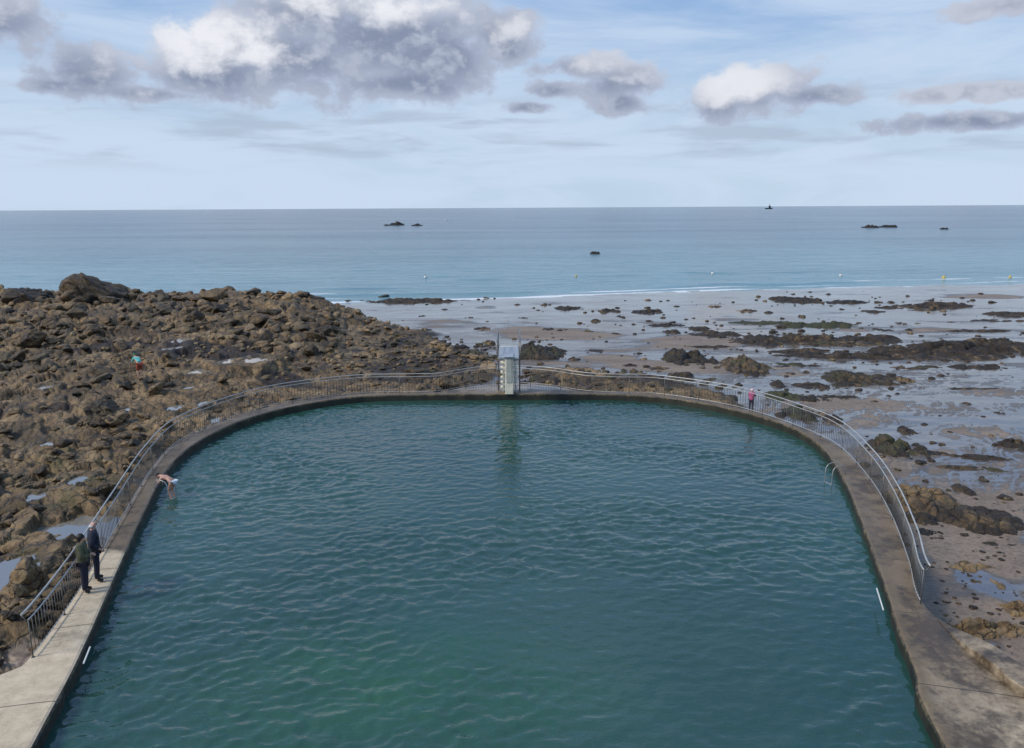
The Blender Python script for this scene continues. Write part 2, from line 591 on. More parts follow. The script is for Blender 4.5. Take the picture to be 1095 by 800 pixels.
def ground_material():
    m, t, b = material('shore_ground')
    p = t.pos()
    rk, wt, al = t.attr('rock'), t.attr('wet'), t.attr('algae')
    c, n2, n3 = rock_colour(t, p, .035)
    wd = t.ss(t.noise(p, .22, 5, .6, .4), .57, .66)
    c = t.mix(t.m('MULTIPLY', wd, .6), c, (.030, .017, .010))
    c = t.mix(t.m('MULTIPLY', t.ss(t.m('ADD', t.attr('weed'), t.m('MULTIPLY_ADD', n2, .8, -.4)), .35, .6), .9), c, (.021, .012, .007))
    c = t.mix(t.m('MULTIPLY', al, .8), c, (.05, .055, .011))
    grain = t.noise(p, 6., 5, .7)
    sn = t.noise(t.pos(.35, .7, 1), .8, 5, .6)
    dry = t.mix(t.lin(sn, .35, .65), (.185, .134, .092), (.285, .214, .152))
    wets = t.mix(t.lin(sn, .35, .65), (.088, .070, .053), (.140, .112, .086))
    wn = t.m('ADD', wt, t.m('MULTIPLY_ADD', t.noise(t.pos(.6, 1.4, 1), 1.6, 6, .65), .5, -.25))
    wn2 = t.m('ADD', wt, t.m('MULTIPLY_ADD', t.noise(t.pos(.5, 1.6, 1), 1.1, 6, .6), .7, -.35))
    wn2 = t.m('ADD', wn2, t.m('MULTIPLY_ADD', t.noise(t.pos(.22, 1.3, 1), 1.5, 6, .7, .8), 1.3, -.65))
    damp = t.ss(wn, .15, .5)
    film = t.ss(wn2, .42, .64)
    s = t.mix(damp, dry, wets)
    s = t.mix(t.m('MULTIPLY', t.ss(grain, .42, .68), .6), s, (.065, .047, .033))
    col = t.mix(rk, s, c)
    t.set(b.inputs['Base Color'], col)
    sr = t.m('ADD', t.m('MULTIPLY', t.m('SUBTRACT', 1., damp), .25), t.lin(film, 0, 1, .34, .07))
    rr = t.lin(n2, .3, .7, .55, .85)
    mixr = t.m('ADD', t.m('MULTIPLY', rk, rr), t.m('MULTIPLY', t.m('SUBTRACT', 1., rk), sr))
    t.set(b.inputs['Roughness'], mixr)
    t.set(b.inputs['IOR'], t.m('MULTIPLY_ADD', t.m('MULTIPLY', film, t.m('SUBTRACT', 1., rk)), 1.4, 1.45))
    h = t.m('ADD', t.m('MULTIPLY', n2, .7), t.m('MULTIPLY', n3, .3))
    hs = t.m('MULTIPLY', t.m('MULTIPLY', t.noise(t.pos(.6, 1.6, 1), 5., 4, .6), .22), t.m('SUBTRACT', 1., t.m('MULTIPLY', film, .85)))
    hh = t.m('ADD', t.m('MULTIPLY', h, rk), t.m('MULTIPLY', hs, t.m('SUBTRACT', 1., rk)))
    t.set(b.inputs['Normal'], t.bump(hh, 1.0, .14))
    return m


M['ground'] = ground_material()


def water_material(name, deep, shallow=None, rough=.05):
    m, t, b = material(name)
    b.inputs['IOR'].default_value = 1.58
    b.inputs['Roughness'].default_value = rough
    return m, t, b


def pool_material():
    m, t, b = water_material('pool_water', None, rough=.04)
    p = t.pos(1, 1, 0)
    n = t.noise(p, .09, 3, .5)
    c = t.mix(t.lin(n, .35, .65), (.013, .051, .041), (.024, .075, .059))
    g = t.ss(t.vm('LENGTH', t.vm('MULTIPLY', t.vm('SUBTRACT', p, (-3.0, 16.5, 0)), (.17, .30, 1))), 1.3, .1)
    c = t.mix(t.m('MULTIPLY', t.m('MULTIPLY', g, t.noise(p, .5, 4)), .9), c, (.026, .105, .042))
    t.set(b.inputs['Base Color'], c)
    w1 = t.noise(t.pos(1.0, 2.0, 0), 2.2, 3, .55, .3)
    w2 = t.noise(t.pos(1.0, 1.6, 0), 7., 2, .5)
    t.set(b.inputs['Normal'], t.bump(t.m('ADD', w1, t.m('MULTIPLY', w2, .25)), .35, .05))
    return m


def sea_material():
    m, t, b = water_material('sea_water', None, rough=.18)
    p = t.pos()
    dp, sh = t.attr('depth'), t.attr('shoredist')
    big = t.noise(t.pos(.004, .018, 0), 1., 5, .55)
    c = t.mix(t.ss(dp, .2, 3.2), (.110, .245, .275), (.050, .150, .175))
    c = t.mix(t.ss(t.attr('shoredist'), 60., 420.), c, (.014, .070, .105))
    c = t.mix(t.m('MULTIPLY', t.ss(big, .45, .68), .22), c, (.010, .048, .088))
    fo = t.noise(t.pos(.10, .55, 0), 1.3, 6, .7, .5)
    foam = t.m('MULTIPLY', t.ss(t.m('ADD', fo, t.attr('foam')), 1.02, 1.18), 1., clamp=True)
    t.set(b.inputs['Base Color'], t.mix(foam, c, (.72, .74, .75)))
    t.set(b.inputs['Roughness'], t.m('ADD', t.m('ADD', .17, t.m('MULTIPLY', foam, .5)), t.lin(big, .3, .7, -.02, .04)))
    w1 = t.noise(t.pos(.35, 1.0, 0), .55, 5, .6, .4)
    w2 = t.noise(t.pos(.05, .22, 0), .6, 4, .6, .3)
    t.set(b.inputs['Normal'], t.bump(t.m('ADD', w1, t.m('MULTIPLY', w2, 1.2)), .9, .5))
    return m


M['pool'] = pool_material()
M['sea'] = sea_material()


def puddle_material():
    m, t, b = water_material('tide_pool_water', None, rough=.03)
    b.inputs['Base Color'].default_value = (.20, .19, .17, 1)
    b.inputs['IOR'].default_value = 2.3
    t.set(b.inputs['Normal'], t.bump(t.noise(t.pos(), 4., 2), .08, .02))
    return m


M['puddle'] = puddle_material()


def concrete_material():
    m, t, b = material('walkway_concrete')
    p = t.pos()
    dry, film = t.attr('dry'), t.attr('film')
    n1 = t.noise(p, .5, 6, .65)
    n2 = t.noise(p, 2.6, 6, .7)
    n3 = t.noise(p, 18., 4, .7)
    d = t.ss(t.m('ADD', dry, t.m('MULTIPLY_ADD', n1, .9, t.m('MULTIPLY_ADD', n2, .5, -.70))), .28, .72)
    drycol = t.mix(t.lin(n2, .3, .7), (.40, .32, .215), (.63, .52, .37))
    drycol = t.mix(t.m('MULTIPLY', t.ss(n1, .50, .66), .6), drycol, (.17, .135, .095))
    drycol = t.mix(t.m('MULTIPLY', t.ss(n3, .60, .72), .5), drycol, (.13, .11, .09))
    wetcol = t.mix(t.ss(t.m('ADD', n1, t.m('MULTIPLY_ADD', n2, .5, -.25)), .40, .60), (.078, .053, .031), (.190, .134, .078))
    wetcol = t.mix(t.m('MULTIPLY', t.ss(n2, .50, .68), .5), wetcol, (.14, .095, .052))
    n4 = t.noise(t.pos(1, .6, 1), 1.15, 6, .68, .6)
    wetcol = t.mix(t.m('MULTIPLY', t.ss(n4, .55, .68), .55), wetcol, (.25, .195, .13))
    wetcol = t.mix(t.m('MULTIPLY', t.ss(n4, .46, .36), .6), wetcol, (.035, .028, .021))
    c = t.mix(d, wetcol, drycol)
    edge = t.m('MULTIPLY', t.ss(t.m('ADD', t.attr('edge'), t.m('MULTIPLY_ADD', n2, 1.3, -.65)), .45, .75), .75)
    c = t.mix(edge, c, t.mix(n1, (.10, .066, .032), (.20, .15, .085)))
    fr = t.m('ABSOLUTE', t.m('SUBTRACT', t.m('FRACT', t.m('DIVIDE', t.attr('arc'), 3.4)), .5))
    c = t.mix(t.m('MULTIPLY', t.ss(fr, .0065, .003), .8), c, (.02, .018, .014))
    spk = t.ss(t.noise(p, 5., 4, .75, 1.), .63, .70)
    c = t.mix(t.m('MULTIPLY', spk, .65), c, (.05, .042, .03))
    t.set(b.inputs['Base Color'], c)
    r = t.m('ADD', t.lin(d, 0, 1, .42, .8), t.m('MULTIPLY', t.ss(t.m('ADD', film, t.m('MULTIPLY_ADD', n1, .8, -.4)), .3, .6), -.36))
    t.set(b.inputs['Roughness'], t.m('ADD', r, t.m('MULTIPLY_ADD', n2, .2, -.1)))
    t.set(b.inputs['IOR'], t.m('MULTIPLY_ADD', t.ss(film, .5, .9), .8, 1.45))
    t.set(b.inputs['Normal'], t.bump(t.m('ADD', n3, n2), t.lin(film, 0, 1, .35, .05), .02))
    return m


def wall_material():
    m, t, b = material('algae_stained_wall')
    p = t.pos()
    z = t.new('ShaderNodeSeparateXYZ'); t.set(z.inputs[0], p)
    n1 = t.noise(t.pos(1, 1, .4), 1.4, 5, .65)
    n2 = t.noise(p, 7., 5, .7)
    c = t.mix(t.lin(n1, .35, .65), (.012, .013, .009), (.035, .034, .020))
    top = t.ss(t.m('ADD', z.outputs[2], t.m('MULTIPLY_ADD', n1, .4, -.2)), .22, .36)
    c = t.mix(t.m('MULTIPLY', top, t.ss(n2, .4, .6)), c, (.16, .115, .06))
    t.set(b.inputs['Base Color'], c)
    b.inputs['Roughness'].default_value = .55
    t.set(b.inputs['Normal'], t.bump(n2, .6, .03))
    return m


M['concrete'] = concrete_material()
M['wall'] = wall_material()
M['rail'] = simple('galvanised_rail', (.42, .42, .40), .42, .15, 3, .25)
M['ladder'] = simple('stainless_ladder', (.36, .36, .35), .38, .12, 3, .4)
M['bar'] = simple('railing_bars', (.13, .125, .115), .5, .3, 3, .3)
M['cream'] = simple('cream_painted_concrete', (.76, .71, .57), .7, .14, 3, bump=.3)
M['greyc'] = simple('grey_painted_concrete', (.42, .43, .39), .7, .2, 3, bump=.3)
M['board'] = simple('wet_board', (.30, .33, .36), .42, .12, 4)
M['tubes'] = simple('weathered_tube', (.22, .21, .20), .4, .25, 6, .6)
M['white'] = simple('white_paint', (.62, .62, .58), .5, .08, 5)
M['yellow'] = simple('yellow_buoy', (.50, .40, .09), .5, .1, 5)
M['hull'] = simple('dark_hull', (.03, .035, .045), .5, .2, 1)
M['skin'] = simple('skin', (.50, .28, .20), .5, .1, 6)
M['olive'] = simple('olive_jacket', (.078, .082, .044), .85, .25, 9, bump=.4)
M['navy'] = simple('navy_jacket', (.012, .016, .034), .8, .25, 9, bump=.4)
M['jeans'] = simple('dark_trousers', (.012, .014, .030), .85, .25, 9, bump=.3)
M['black'] = simple('black_shoes', (.012, .011, .010), .6, .2, 9)
M['hair'] = simple('dark_hair', (.012, .009, .007), .6, .3, 20, bump=.5)
M['grey_hair'] = simple('grey_hair', (.42, .40, .38), .7, .2, 20, bump=.5)
M['trunks'] = simple('pale_swim_trunks', (.62, .66, .70), .7, .1, 9)
M['pink'] = simple('pink_jacket', (.36, .07, .17), .8, .2, 9, bump=.4)
M['pinkhat'] = simple('pale_pink_hat', (.70, .45, .50), .8, .25, 25)
M['turq'] = simple('turquoise_top', (.12, .50, .46), .8, .15, 9)
M['redshort'] = simple('brick_red_shorts', (.30, .07, .04), .8, .15, 9)
M['bucket'] = simple('yellow_bucket', (.62, .42, .08), .5, .1, 9)
M['greencap'] = simple('green_cap', (.05, .22, .09), .8, .1, 9)

# ------------------------------------------------------------------ sky
SUN_EL, SUN_AZ = 42., -112.     # azimuth clockwise from +Y (left, a little behind the camera)
world = bpy.data.worlds.new('World')
scene.world = world
world.use_nodes = True
world.cycles.sampling_method = 'NONE'


def azel(px, py):
    d = ray(px, py); d = d / np.linalg.norm(d)
    return math.atan2(d[0], d[1]), math.asin(d[2])


BLOBS = [(300, 62, 120, 42), (410, 40, 120, 62), (235, 78, 90, 28), (470, 62, 72, 46), (330, 8, 80, 46), (215, 68, 62, 30), (540, 34, 42, 26), (430, 92, 90, 16),
         (95, 78, 50, 26), (62, 92, 34, 10), (150, 98, 62, 8), (-4, 18, 44, 26), (620, 70, 44, 12), (664, 88, 46, 22), (592, 97, 32, 10), (662, 113, 30, 12), (566, 117, 30, 7),
         (768, 108, 30, 28), (818, 94, 56, 24), (872, 103, 52, 12), (1040, 102, 72, 9), (1055, 131, 100, 10), (1075, 2, 46, 14), (545, 52, 34, 14)]


def cloud_group():
    g = bpy.data.node_groups.new('cloud_density', 'ShaderNodeTree')
    g.interface.new_socket('P', in_out='INPUT', socket_type='NodeSocketVector')
    g.interface.new_socket('D', in_out='OUTPUT', socket_type='NodeSocketFloat')
    t = NT(g)
    gi = t.new('NodeGroupInput'); go = t.new('NodeGroupOutput')
    p0 = gi.outputs[0]
    warp = t.new('ShaderNodeTexNoise', ins={'Scale': 9., 'Detail': 3., 'Roughness': .5})
    t.set(warp.inputs['Vector'], p0)
    p = t.vm('ADD', p0, t.vm('MULTIPLY', t.vm('SUBTRACT', warp.outputs['Color'], (.5, .5, .5)), (.05, .022, 0)))
    cur = None
    for px, py, rx, ry in BLOBS:
        a, e = azel(px, py)
        ra = rx / F * 1.12; re = ry / F * 1.12
        L = t.vm('LENGTH', t.vm('MULTIPLY_ADD', p, (1 / ra, 1 / re, 0), (-a / ra, -e / re, 0)))
        if cur is None: cur = L
        else:
            cur = t.new('ShaderNodeMath', operation='SMOOTH_MIN', ins={0: cur, 1: L, 2: .35}).outputs[0]
    nb = t.noise(t.vm('MULTIPLY', p0, (1, 1.6, 1)), 5., 3, .5)
    nl = t.noise(t.vm('MULTIPLY', p0, (1, 1.4, 1)), 13., 2, .5, .2)
    # free clouds overhead and all around, outside the mapped patch of sky
    sep = t.new('ShaderNodeSeparateXYZ'); t.set(sep.inputs[0], p0)
    hi = t.ss(sep.outputs[1], .27, .42)
    bh = t.ss(t.m('ABSOLUTE', sep.outputs[0]), .62, .80)
    w = t.m('MAXIMUM', hi, t.m('MULTIPLY', bh, t.ss(sep.outputs[1], .05, .15)))
    free = t.m('ADD', t.m('MULTIPLY', w, t.m('MULTIPLY_ADD', nb, 3.4, -1.0)), -1.15)
    d = t.m('MAXIMUM', t.m('MAXIMUM', t.m('SUBTRACT', 1.0, cur), -1.15), free)
    d = t.m('ADD', d, t.m('MULTIPLY_ADD', nl, 1.0, -.5))
    t.set(go.inputs[0], d)
    return g


def build_sky():
    t = NT(world.node_tree)
    for n in list(t.n): t.n.remove(n)
    out = t.new('ShaderNodeOutputWorld'); bg = t.new('ShaderNodeBackground')
    t.l.new(bg.outputs[0], out.inputs[0])
    bg.inputs['Strength'].default_value = .1
    sky = t.new('ShaderNodeTexSky', sky_type='NISHITA')
    sky.sun_disc = False
    sky.sun_elevation = R(SUN_EL); sky.sun_rotation = R(SUN_AZ)
    sky.air_density = 1.0; sky.dust_density = 1.2; sky.ozone_density = 1.6; sky.altitude = 10
    tc = t.new('ShaderNodeTexCoord').outputs['Generated']
    s = t.new('ShaderNodeSeparateXYZ'); t.set(s.inputs[0], tc)
    az = t.m('ARCTAN2', s.outputs[0], s.outputs[1])
    el = t.m('ARCSINE', s.outputs[2])
    P = t.new('ShaderNodeCombineXYZ', ins={0: az, 1: el}).outputs[0]
    cg = cloud_group()

    def dens(pv):
        nd = t.n.new('ShaderNodeGroup'); nd.node_tree = cg
        t.set(nd.inputs[0], pv)
        return nd.outputs[0]
    S0 = dens(P)
    S1 = dens(t.vm('ADD', P, (-.012, .036, 0)))
    n = t.noise(t.vm('MULTIPLY', P, (1, 1.3, 1)), 30., 8, .60, .15)
    D0 = t.m('ADD', S0, t.m('MULTIPLY_ADD', n, 1.25, -.63))
    alpha = t.ss(D0, -.04, .34)
    thick = t.ss(D0, .0, .8)
    zone = None
    for px, py, rx, ry in ((245, 46, 105, 40), (395, 0, 120, 26), (330, 30, 60, 30), (790, 92, 50, 26), (640, 60, 50, 14), (540, 30, 50, 26)):
        a, e = azel(px, py)
        q = t.ss(t.vm('LENGTH', t.vm('MULTIPLY_ADD', P, (F / rx, F / ry, 0), (-a * F / rx, -e * F / ry, 0))), 1.35, .35)
        q = t.m('MULTIPLY', q, {640: .35, 540: .5, 330: .7, 790: .85}.get(px, 1.))
        zone = q if zone is None else t.m('MAXIMUM', zone, q)
    zone = t.m('MAXIMUM', zone, t.ss(el, .3, .42, 0., .6))
    lit = t.ss(t.m('ADD', t.m('ADD', t.m('SUBTRACT', S0, S1), t.m('MULTIPLY_ADD', n, 1.8, -.9)), t.m('MULTIPLY_ADD', zone, .62, -.62)), -.22, .78)
    lit = t.m('MULTIPLY', lit, t.m('MULTIPLY_ADD', zone, .75, .25))
    K = 10.
    body = t.mix(thick, (.50 * K, .57 * K, .72 * K), (.245 * K, .295 * K, .415 * K))
    body = t.mix(t.ss(n, .42, .66), body, (.44 * K, .49 * K, .61 * K))
    cc = t.mix(lit, body, (.84 * K, .855 * K, .91 * K))
    # high veil: thin streaks, thicker towards the horizon
    veil = t.noise(t.vm('MULTIPLY', P, (1, 4.5, 1)), 3.2, 7, .6, .6)
    low = t.ss(el, .34, .02)
    vf = t.m('MULTIPLY', t.ss(t.m('ADD', veil, t.m('MULTIPLY', low, .16)), .40, .74), .72)
    blue = t.mix(.65, sky.outputs[0], (.20 * K, .41 * K, .84 * K))
    base = t.mix(t.m('MULTIPLY', low, .80), blue, (.55 * K, .69 * K, .81 * K))
    base = t.mix(vf, base, (.62 * K, .735 * K, .90 * K))
    # grey-blue streak clouds low over the sea
    stn = t.noise(t.vm('MULTIPLY', P, (1, 7., 1)), 5.5, 5, .55, .3)
    band = t.m('MULTIPLY', t.ss(el, .035, .07), t.ss(el, .15, .10))
    base = t.mix(t.m('MULTIPLY', t.m('MULTIPLY', t.ss(stn, .47, .64), band), .75), base, (.42 * K, .51 * K, .64 * K))
    col = t.mix(alpha, base, cc)
    col = t.mix(t.ss(el, .0, -.02), col, (.3 * K, .36 * K, .42 * K))
    t.set(bg.inputs[0], col)


build_sky()
sun = bpy.data.objects.new('sun', bpy.data.lights.new('sun', 'SUN'))
COL.objects.link(sun)
sun.data.energy = 3.0
sun.data.angle = R(13)
sun.data.color = (1, .935, .84)
_d = Vector((math.sin(R(SUN_AZ)) * math.cos(R(SUN_EL)), math.cos(R(SUN_AZ)) * math.cos(R(SUN_EL)), math.sin(R(SUN_EL))))
sun.rotation_euler = (-_d).to_track_quat('-Z', 'Y').to_euler()
scene.view_settings.view_transform = 'Standard'
scene.view_settings.look = 'None'
scene.view_settings.exposure = 0
scene.view_settings.gamma = 1
scene.cycles.use_denoising = True
scene.cycles.max_bounces = 3

# ------------------------------------------------------------------ ground sheet
tx = np.concatenate([-np.linspace(2.6, .76, 60)[:-1], np.linspace(-.76, .76, 1000), np.linspace(.76, 2.6, 60)[1:]])
dd = np.concatenate([np.linspace(2., 13.5, 40)[:-1], 1 / np.linspace(1 / 13.5, 1 / 150., 760), np.array([160, 180, 220, 300, 500, 900.])])
TX, DD = np.meshgrid(tx, dd)
GX, GY = TX * DD, DD.copy()
gz, grock, gwet, galg, gweed = terrain(GX, GY, True)
me = mesh_np('shore_terrain', np.stack([GX.ravel(), GY.ravel(), gz.ravel()], 1), grid_faces(*GX.shape), [M['ground']], True,
             {'rock': grock, 'wet': gwet, 'algae': galg, 'weed': gweed})
tag(link('shore_terrain', me), kind='structure')


def tz(x, y):
    return float(terrain(np.array([float(x)]), np.array([float(y)]))[0])


# ------------------------------------------------------------------ sea
tx2 = np.concatenate([-np.geomspace(12, .8, 40)[:-1], np.linspace(-.8, .8, 400), np.geomspace(.8, 12, 40)[1:]])
dd2 = np.concatenate([1 / np.linspace(1 / 92., 1 / 2500., 330), np.geomspace(2600, 45000, 30)])
TX, DD = np.meshgrid(tx2, dd2)
SX, SY = TX * DD, DD.copy()
shd = SY - shore(SX)
dep = np.clip(shd * .0125 * 1.6, 0, 8)
fm = np.zeros(SX.shape)
wob = 3.0 * fbm(SX / 22, SY / 200, 201, 3)
for off, wd, a in ((.6, 1.9, 1.25), (5, 1.4, .95), (12, 1.3, .78), (22, 1.1, .66)):
    loc = .55 + .7 * fbm(SX / 30 + off, SY / 90, 211, 3)
    fm = np.maximum(fm, a * np.exp(-((shd - off - wob) / wd) ** 2) * np.clip(loc, 0, 1.1))
c = at(1078, 297, SEA)
fm = np.maximum(fm, .75 * np.exp(-((SX - c[0]) / 7) ** 2 - ((SY - c[1] - .08 * (SX - c[0])) / 1.2) ** 2))
SZ = np.full(SX.shape, SEA) + .10 * fbm(SX / 9, SY / 2.4, 221, 3) * sst(2, 20, shd) * sst(600, 200, SY)
for off, a in ((9, .22), (20, .25), (33, .2)):
    SZ = SZ + a * np.exp(-((shd - off - 2 * wob) / 1.3) ** 2) * np.clip(.3 + fbm(SX / 26, SY / 300 + off, 231, 2) * 2, 0, 1)
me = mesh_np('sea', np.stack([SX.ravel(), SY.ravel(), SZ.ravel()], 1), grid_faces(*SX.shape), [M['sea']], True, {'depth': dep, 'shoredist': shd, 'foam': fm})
tag(link('sea', me), kind='structure')

# ------------------------------------------------------------------ pool water
gx = np.arange(-17, 17, .08); 
gy = np.concatenate([np.arange(4, 14, .2), np.arange(14, 48.5, .08)])
XX, YY = np.meshgrid(gx, gy)
psd = poly_sd(XX, YY, resample(inner, 120))
wz = np.zeros(XX.shape)
for k, (lam, ang, a) in enumerate(((1.9, 84, .010), (1.25, 108, .012), (.90, 66, .013), (.68, 98, .012), (.50, 128, .009), (.43, 52, .008), (.36, 90, .0065), (.31, 112, .005))):
    u = XX * math.cos(R(ang)) + YY * math.sin(R(ang)); v = -XX * math.sin(R(ang)) + YY * math.cos(R(ang))
    w = u / lam + 1.5 * fbm(u / (lam * 3), v / (lam * 2.2), 300 + k, 3)
    envl = .55 + 1.1 * np.clip(fbm(u / (lam * 4) + 7, v / (lam * 4), 320 + k, 2) + .35, 0, 1.2)
    wz += (.66 if lam > .6 else .80) * a * envl * (1 + (.35 if lam < .6 else -.15) * sst(24, 42, YY)) * (2 * (.5 + .5 * np.cos(2 * np.pi * w)) ** 1.5 - 1)
calm = .45 + .8 * sst(-.25, .3, fbm(XX / 9, YY / 7, 340, 2)) + .35 * sst(0, -12, XX)
wz = wz * calm * sst(-.2, .8, psd + .3)
fc = grid_faces(*XX.shape)
keep = (psd.ravel() > -.30)[fc].all(1)
fc = fc[keep]
used = np.unique(fc); remap = np.zeros(XX.size, int); remap[used] = np.arange(len(used))
me = mesh_np('pool_water', np.stack([XX.ravel(), YY.ravel(), wz.ravel()], 1)[used], remap[fc], [M['pool']])
tag(link('pool_water', me), kind='structure')

# ------------------------------------------------------------------ pool wall and walkway
n = len(WI)
dirv = WO - WI
wid = np.linalg.norm(dirv, axis=1, keepdims=True)
dn = dirv / wid
prof = [(0, 'i', -1.6), (0, 'i', .0), (0, 'i', DECK - .07), (.025, 'm', DECK - .02), (.08, 'm', DECK + .0), (.40, 'm', DECK + .004)]
inn_pts = [(o, z) for o, _, z in prof]
rows = []
for o, z in inn_pts:
    rows.append(np.c_[WI + dn * o, np.full(n, z)])
for f in (.4, .55, .7, .85):
    off = .40 + (wid - .5) * (f - .3) / .7
    rows.append(np.c_[WI + dn * np.maximum(off, .41 + f * .05), np.full(n, DECK + .006)])
for o, z in ((.05, DECK), (.015, DECK - .02), (0, DECK - .06), (0, -.6), (-.1, -3.)):
    rows.append(np.c_[WO - dn * o, np.full(n, z)])
A = np.stack(rows)                      # rows x n x 3
A[2:9, :, 2] += .012 * fbm(A[2:9, :, 0] / 1.2, A[2:9, :, 1] / 1.2, 401, 3)
A[1:3, :, :2] += (dn * (.03 * gn(WI[:, 0] / .6, WI[:, 1] / .6, 405))[:, None])[None]
fc = grid_faces(A.shape[0], n)
ri = np.arange((A.shape[0] - 1) * (n - 1)) // (n - 1)
fmat = np.where((ri < 3) | (ri > 11), 1, 0)
X, Y = A[..., 0], A[..., 1]
dryL = sst(24.2, 22.6, Y) * (X < 0)
dryR = (X > 0) * (.30 * sst(21.5, 18.0, Y) + .16 * sst(18, 14, Y))
bayd = sst(4.9, 3.9, np.abs(X - .1)) * sst(45.4, 46.0, Y)
film = np.maximum(bayd * 1.3, .32 * (Y > 26))
dry = np.maximum(dryL, dryR)
edge = np.zeros(X.shape); edge[:6] = .75; edge[5:7] = .45; edge[-4:] = .6; edge[8:10] = .35
edge = edge * np.where(dryL > .5, .5, 1)
arc = np.concatenate([[0], np.cumsum(np.linalg.norm(np.diff(WI, axis=0), axis=1))])[None, :] * np.ones(X.shape)
me = mesh_np('pool_walkway', A.reshape(-1, 3), fc[:, ::-1], [M['concrete'], M['wall']], False, {'dry': dry, 'film': film, 'edge': edge, 'arc': arc}, fmat)
tag(link('pool_walkway', me), kind='structure')

# raised parapet along the outer edge, bottom right
pa = [at(1003, 663, DECK), at(1035, 682, DECK), at(1068, 703, DECK), at(1100, 724, DECK), np.array([12.9, 13., DECK]), np.array([14.4, 6., DECK])]
pb = [at(1012, 676, DECK), at(1032, 704, DECK), at(1064, 735, DECK), at(1100, 766, DECK), np.array([12.0, 11.5, DECK]), np.array([13.2, 5., DECK])]
pb = [a_ * .38 + b_ * .62 for a_, b_ in zip(pa, pb)]
pa = catmull([p[:2] for p in pa], 8); pb = catmull([p[:2] for p in pb], 8)
k = np.linspace(0, 1, len(pa))
hh = .02 + .20 * sst(0, .4, k)
V = np.concatenate([np.c_[pa, np.full(len(pa), DECK - .4)], np.c_[pa, DECK + hh - .03], np.c_[pa * .97 + pb * .03, DECK + hh], np.c_[pb * .97 + pa * .03, DECK + hh], np.c_[pb, DECK + hh - .03], np.c_[pb, np.full(len(pa), DECK - .05)]])
me = mesh_np('parapet', V, grid_faces(6, len(pa))[:, ::-1], [M['concrete']], False, {'dry': np.full(len(V), .40), 'arc': np.full(len(V), 1.), 'edge': np.full(len(V), .25), 'film': np.zeros(len(V))})
tag(link('parapet', me), 'raised concrete kerb wall along the outer edge of the right walkway', 'kerb wall', kind='thing')

# ------------------------------------------------------------------ railing
rp = resample(outer, 3000)
i0 = int(np.argmin(np.linalg.norm(rp - at(31, 703, DECK)[:2], axis=1)))
i1 = int(np.argmin(np.linalg.norm(rp - at(990, 646, DECK)[:2], axis=1)))
rp = rp[i0:i1 + 1]
plen = np.linalg.norm(np.diff(rp, axis=0), axis=1).sum()
rp = resample(rp, int(plen / .17) + 1)
tan = np.gradient(rp, axis=0); tan /= np.linalg.norm(tan, axis=1, keepdims=True)
nin = np.c_[tan[:, 1], -tan[:, 0]]
rp = rp + nin * .10
rail = empty('pool_railing', (rp[0][0], rp[0][1], DECK))
tag(rail, 'long pale metal railing with upright bars curving round the pool walkway', 'railing')
ro = np.array([rp[0][0], rp[0][1], DECK])


def off3(P2, z, d=0.):
    q = P2 - nin[:len(P2)] * d
    return [Vector((a[0] - ro[0], a[1] - ro[1], z)) for a in q]


MB().tube(off3(rp, 1.08, .14), .024, 8).build('handrail', M['rail'], rail)
MB().tube(off3(rp, .95), .018, 8).build('top_rail', M['rail'], rail)
MB().tube(off3(rp, .09), .015, 8).build('bottom_rail', M['rail'], rail)
pm = None
np_ = int(plen / 2.0)
for j in range(np_ + 1):
    i = round(j * (len(rp) - 1) / np_)
    p = Vector((rp[i][0] - ro[0], rp[i][1] - ro[1], 0))
    if pm is None:
        pm = MB().tube([(0, 0, -.03), (0, 0, .96)], .016, 8).tube([(0, 0, .92), (0, .07, .97), (0, .14, 1.07)], .009, 6).mesh('post', M['bar'])
        bpm = MB().tube([(0, 0, .0), (0, 0, .012)], .045, 10).mesh('base_plate', M['bar'])
    o = link('post', pm, rail)
    link('base_plate', bpm, o)
    o.location = p
    o.rotation_euler = (0, 0, math.atan2(-nin[i][1], -nin[i][0]) - math.pi / 2)
bars = sorted(range(len(rp)), key=lambda i: np.hypot(*rp[i]))
bm_ = MB().tube([(0, 0, .09), (0, 0, .95)], .0095, 5).mesh('baluster', M['bar'])
for i in bars[:100]:
    o = link('baluster', bm_, rail)
    o.location = (rp[i][0] - ro[0], rp[i][1] - ro[1], 0)
mb = MB()
for i in bars[100:]:
    x, y = rp[i][0] - ro[0], rp[i][1] - ro[1]
    mb.tube([(x, y, .09), (x, y, .95)], .0115, 4, False)
tag(mb.build('far_balusters', M['bar'], rail), kind='stuff')

# ------------------------------------------------------------------ diving tower
TB = at(544.5, 422, DECK)
PZ = 2.75
pf = at(544.5, 382, DECK + PZ); pk = at(544.5, 370.5, DECK + PZ)
tw = empty('diving_tower', (TB[0], TB[1], DECK))
tag(tw, 'cream diving tower with stepped sides and tall handrails at the pool far end', 'diving tower')
yf, yb = pf[1] - TB[1], pk[1] - TB[1]
YP = .30
print('tower', yf, yb)
MB().box((0, YP, PZ / 2 - .05), (.46, .5, PZ - .1), bev=.02).build('pillar', M['cream'], tw)
MB().box((0, YP - .265, PZ / 2 + .2), (.30, .03, PZ - .95), bev=.008).build('recessed_panel', M['greyc'], tw)
nst = 9
stm = MB().box((0, 0, 0), (.96, .34, .10), bev=.015).mesh('tread', M['cream'])
for k in range(nst):
    o = link('tread', stm, tw)
    o.location = (0, YP + .44 + (nst - 1 - k) * .02, .25 + k * (PZ - .45) / (nst - 1))
for s in (-1, 1):
    MB().box((s * .34, YP + .52, PZ / 2 - .1), (.07, .32, PZ - .2)).build('stringer', M['greyc'], tw)
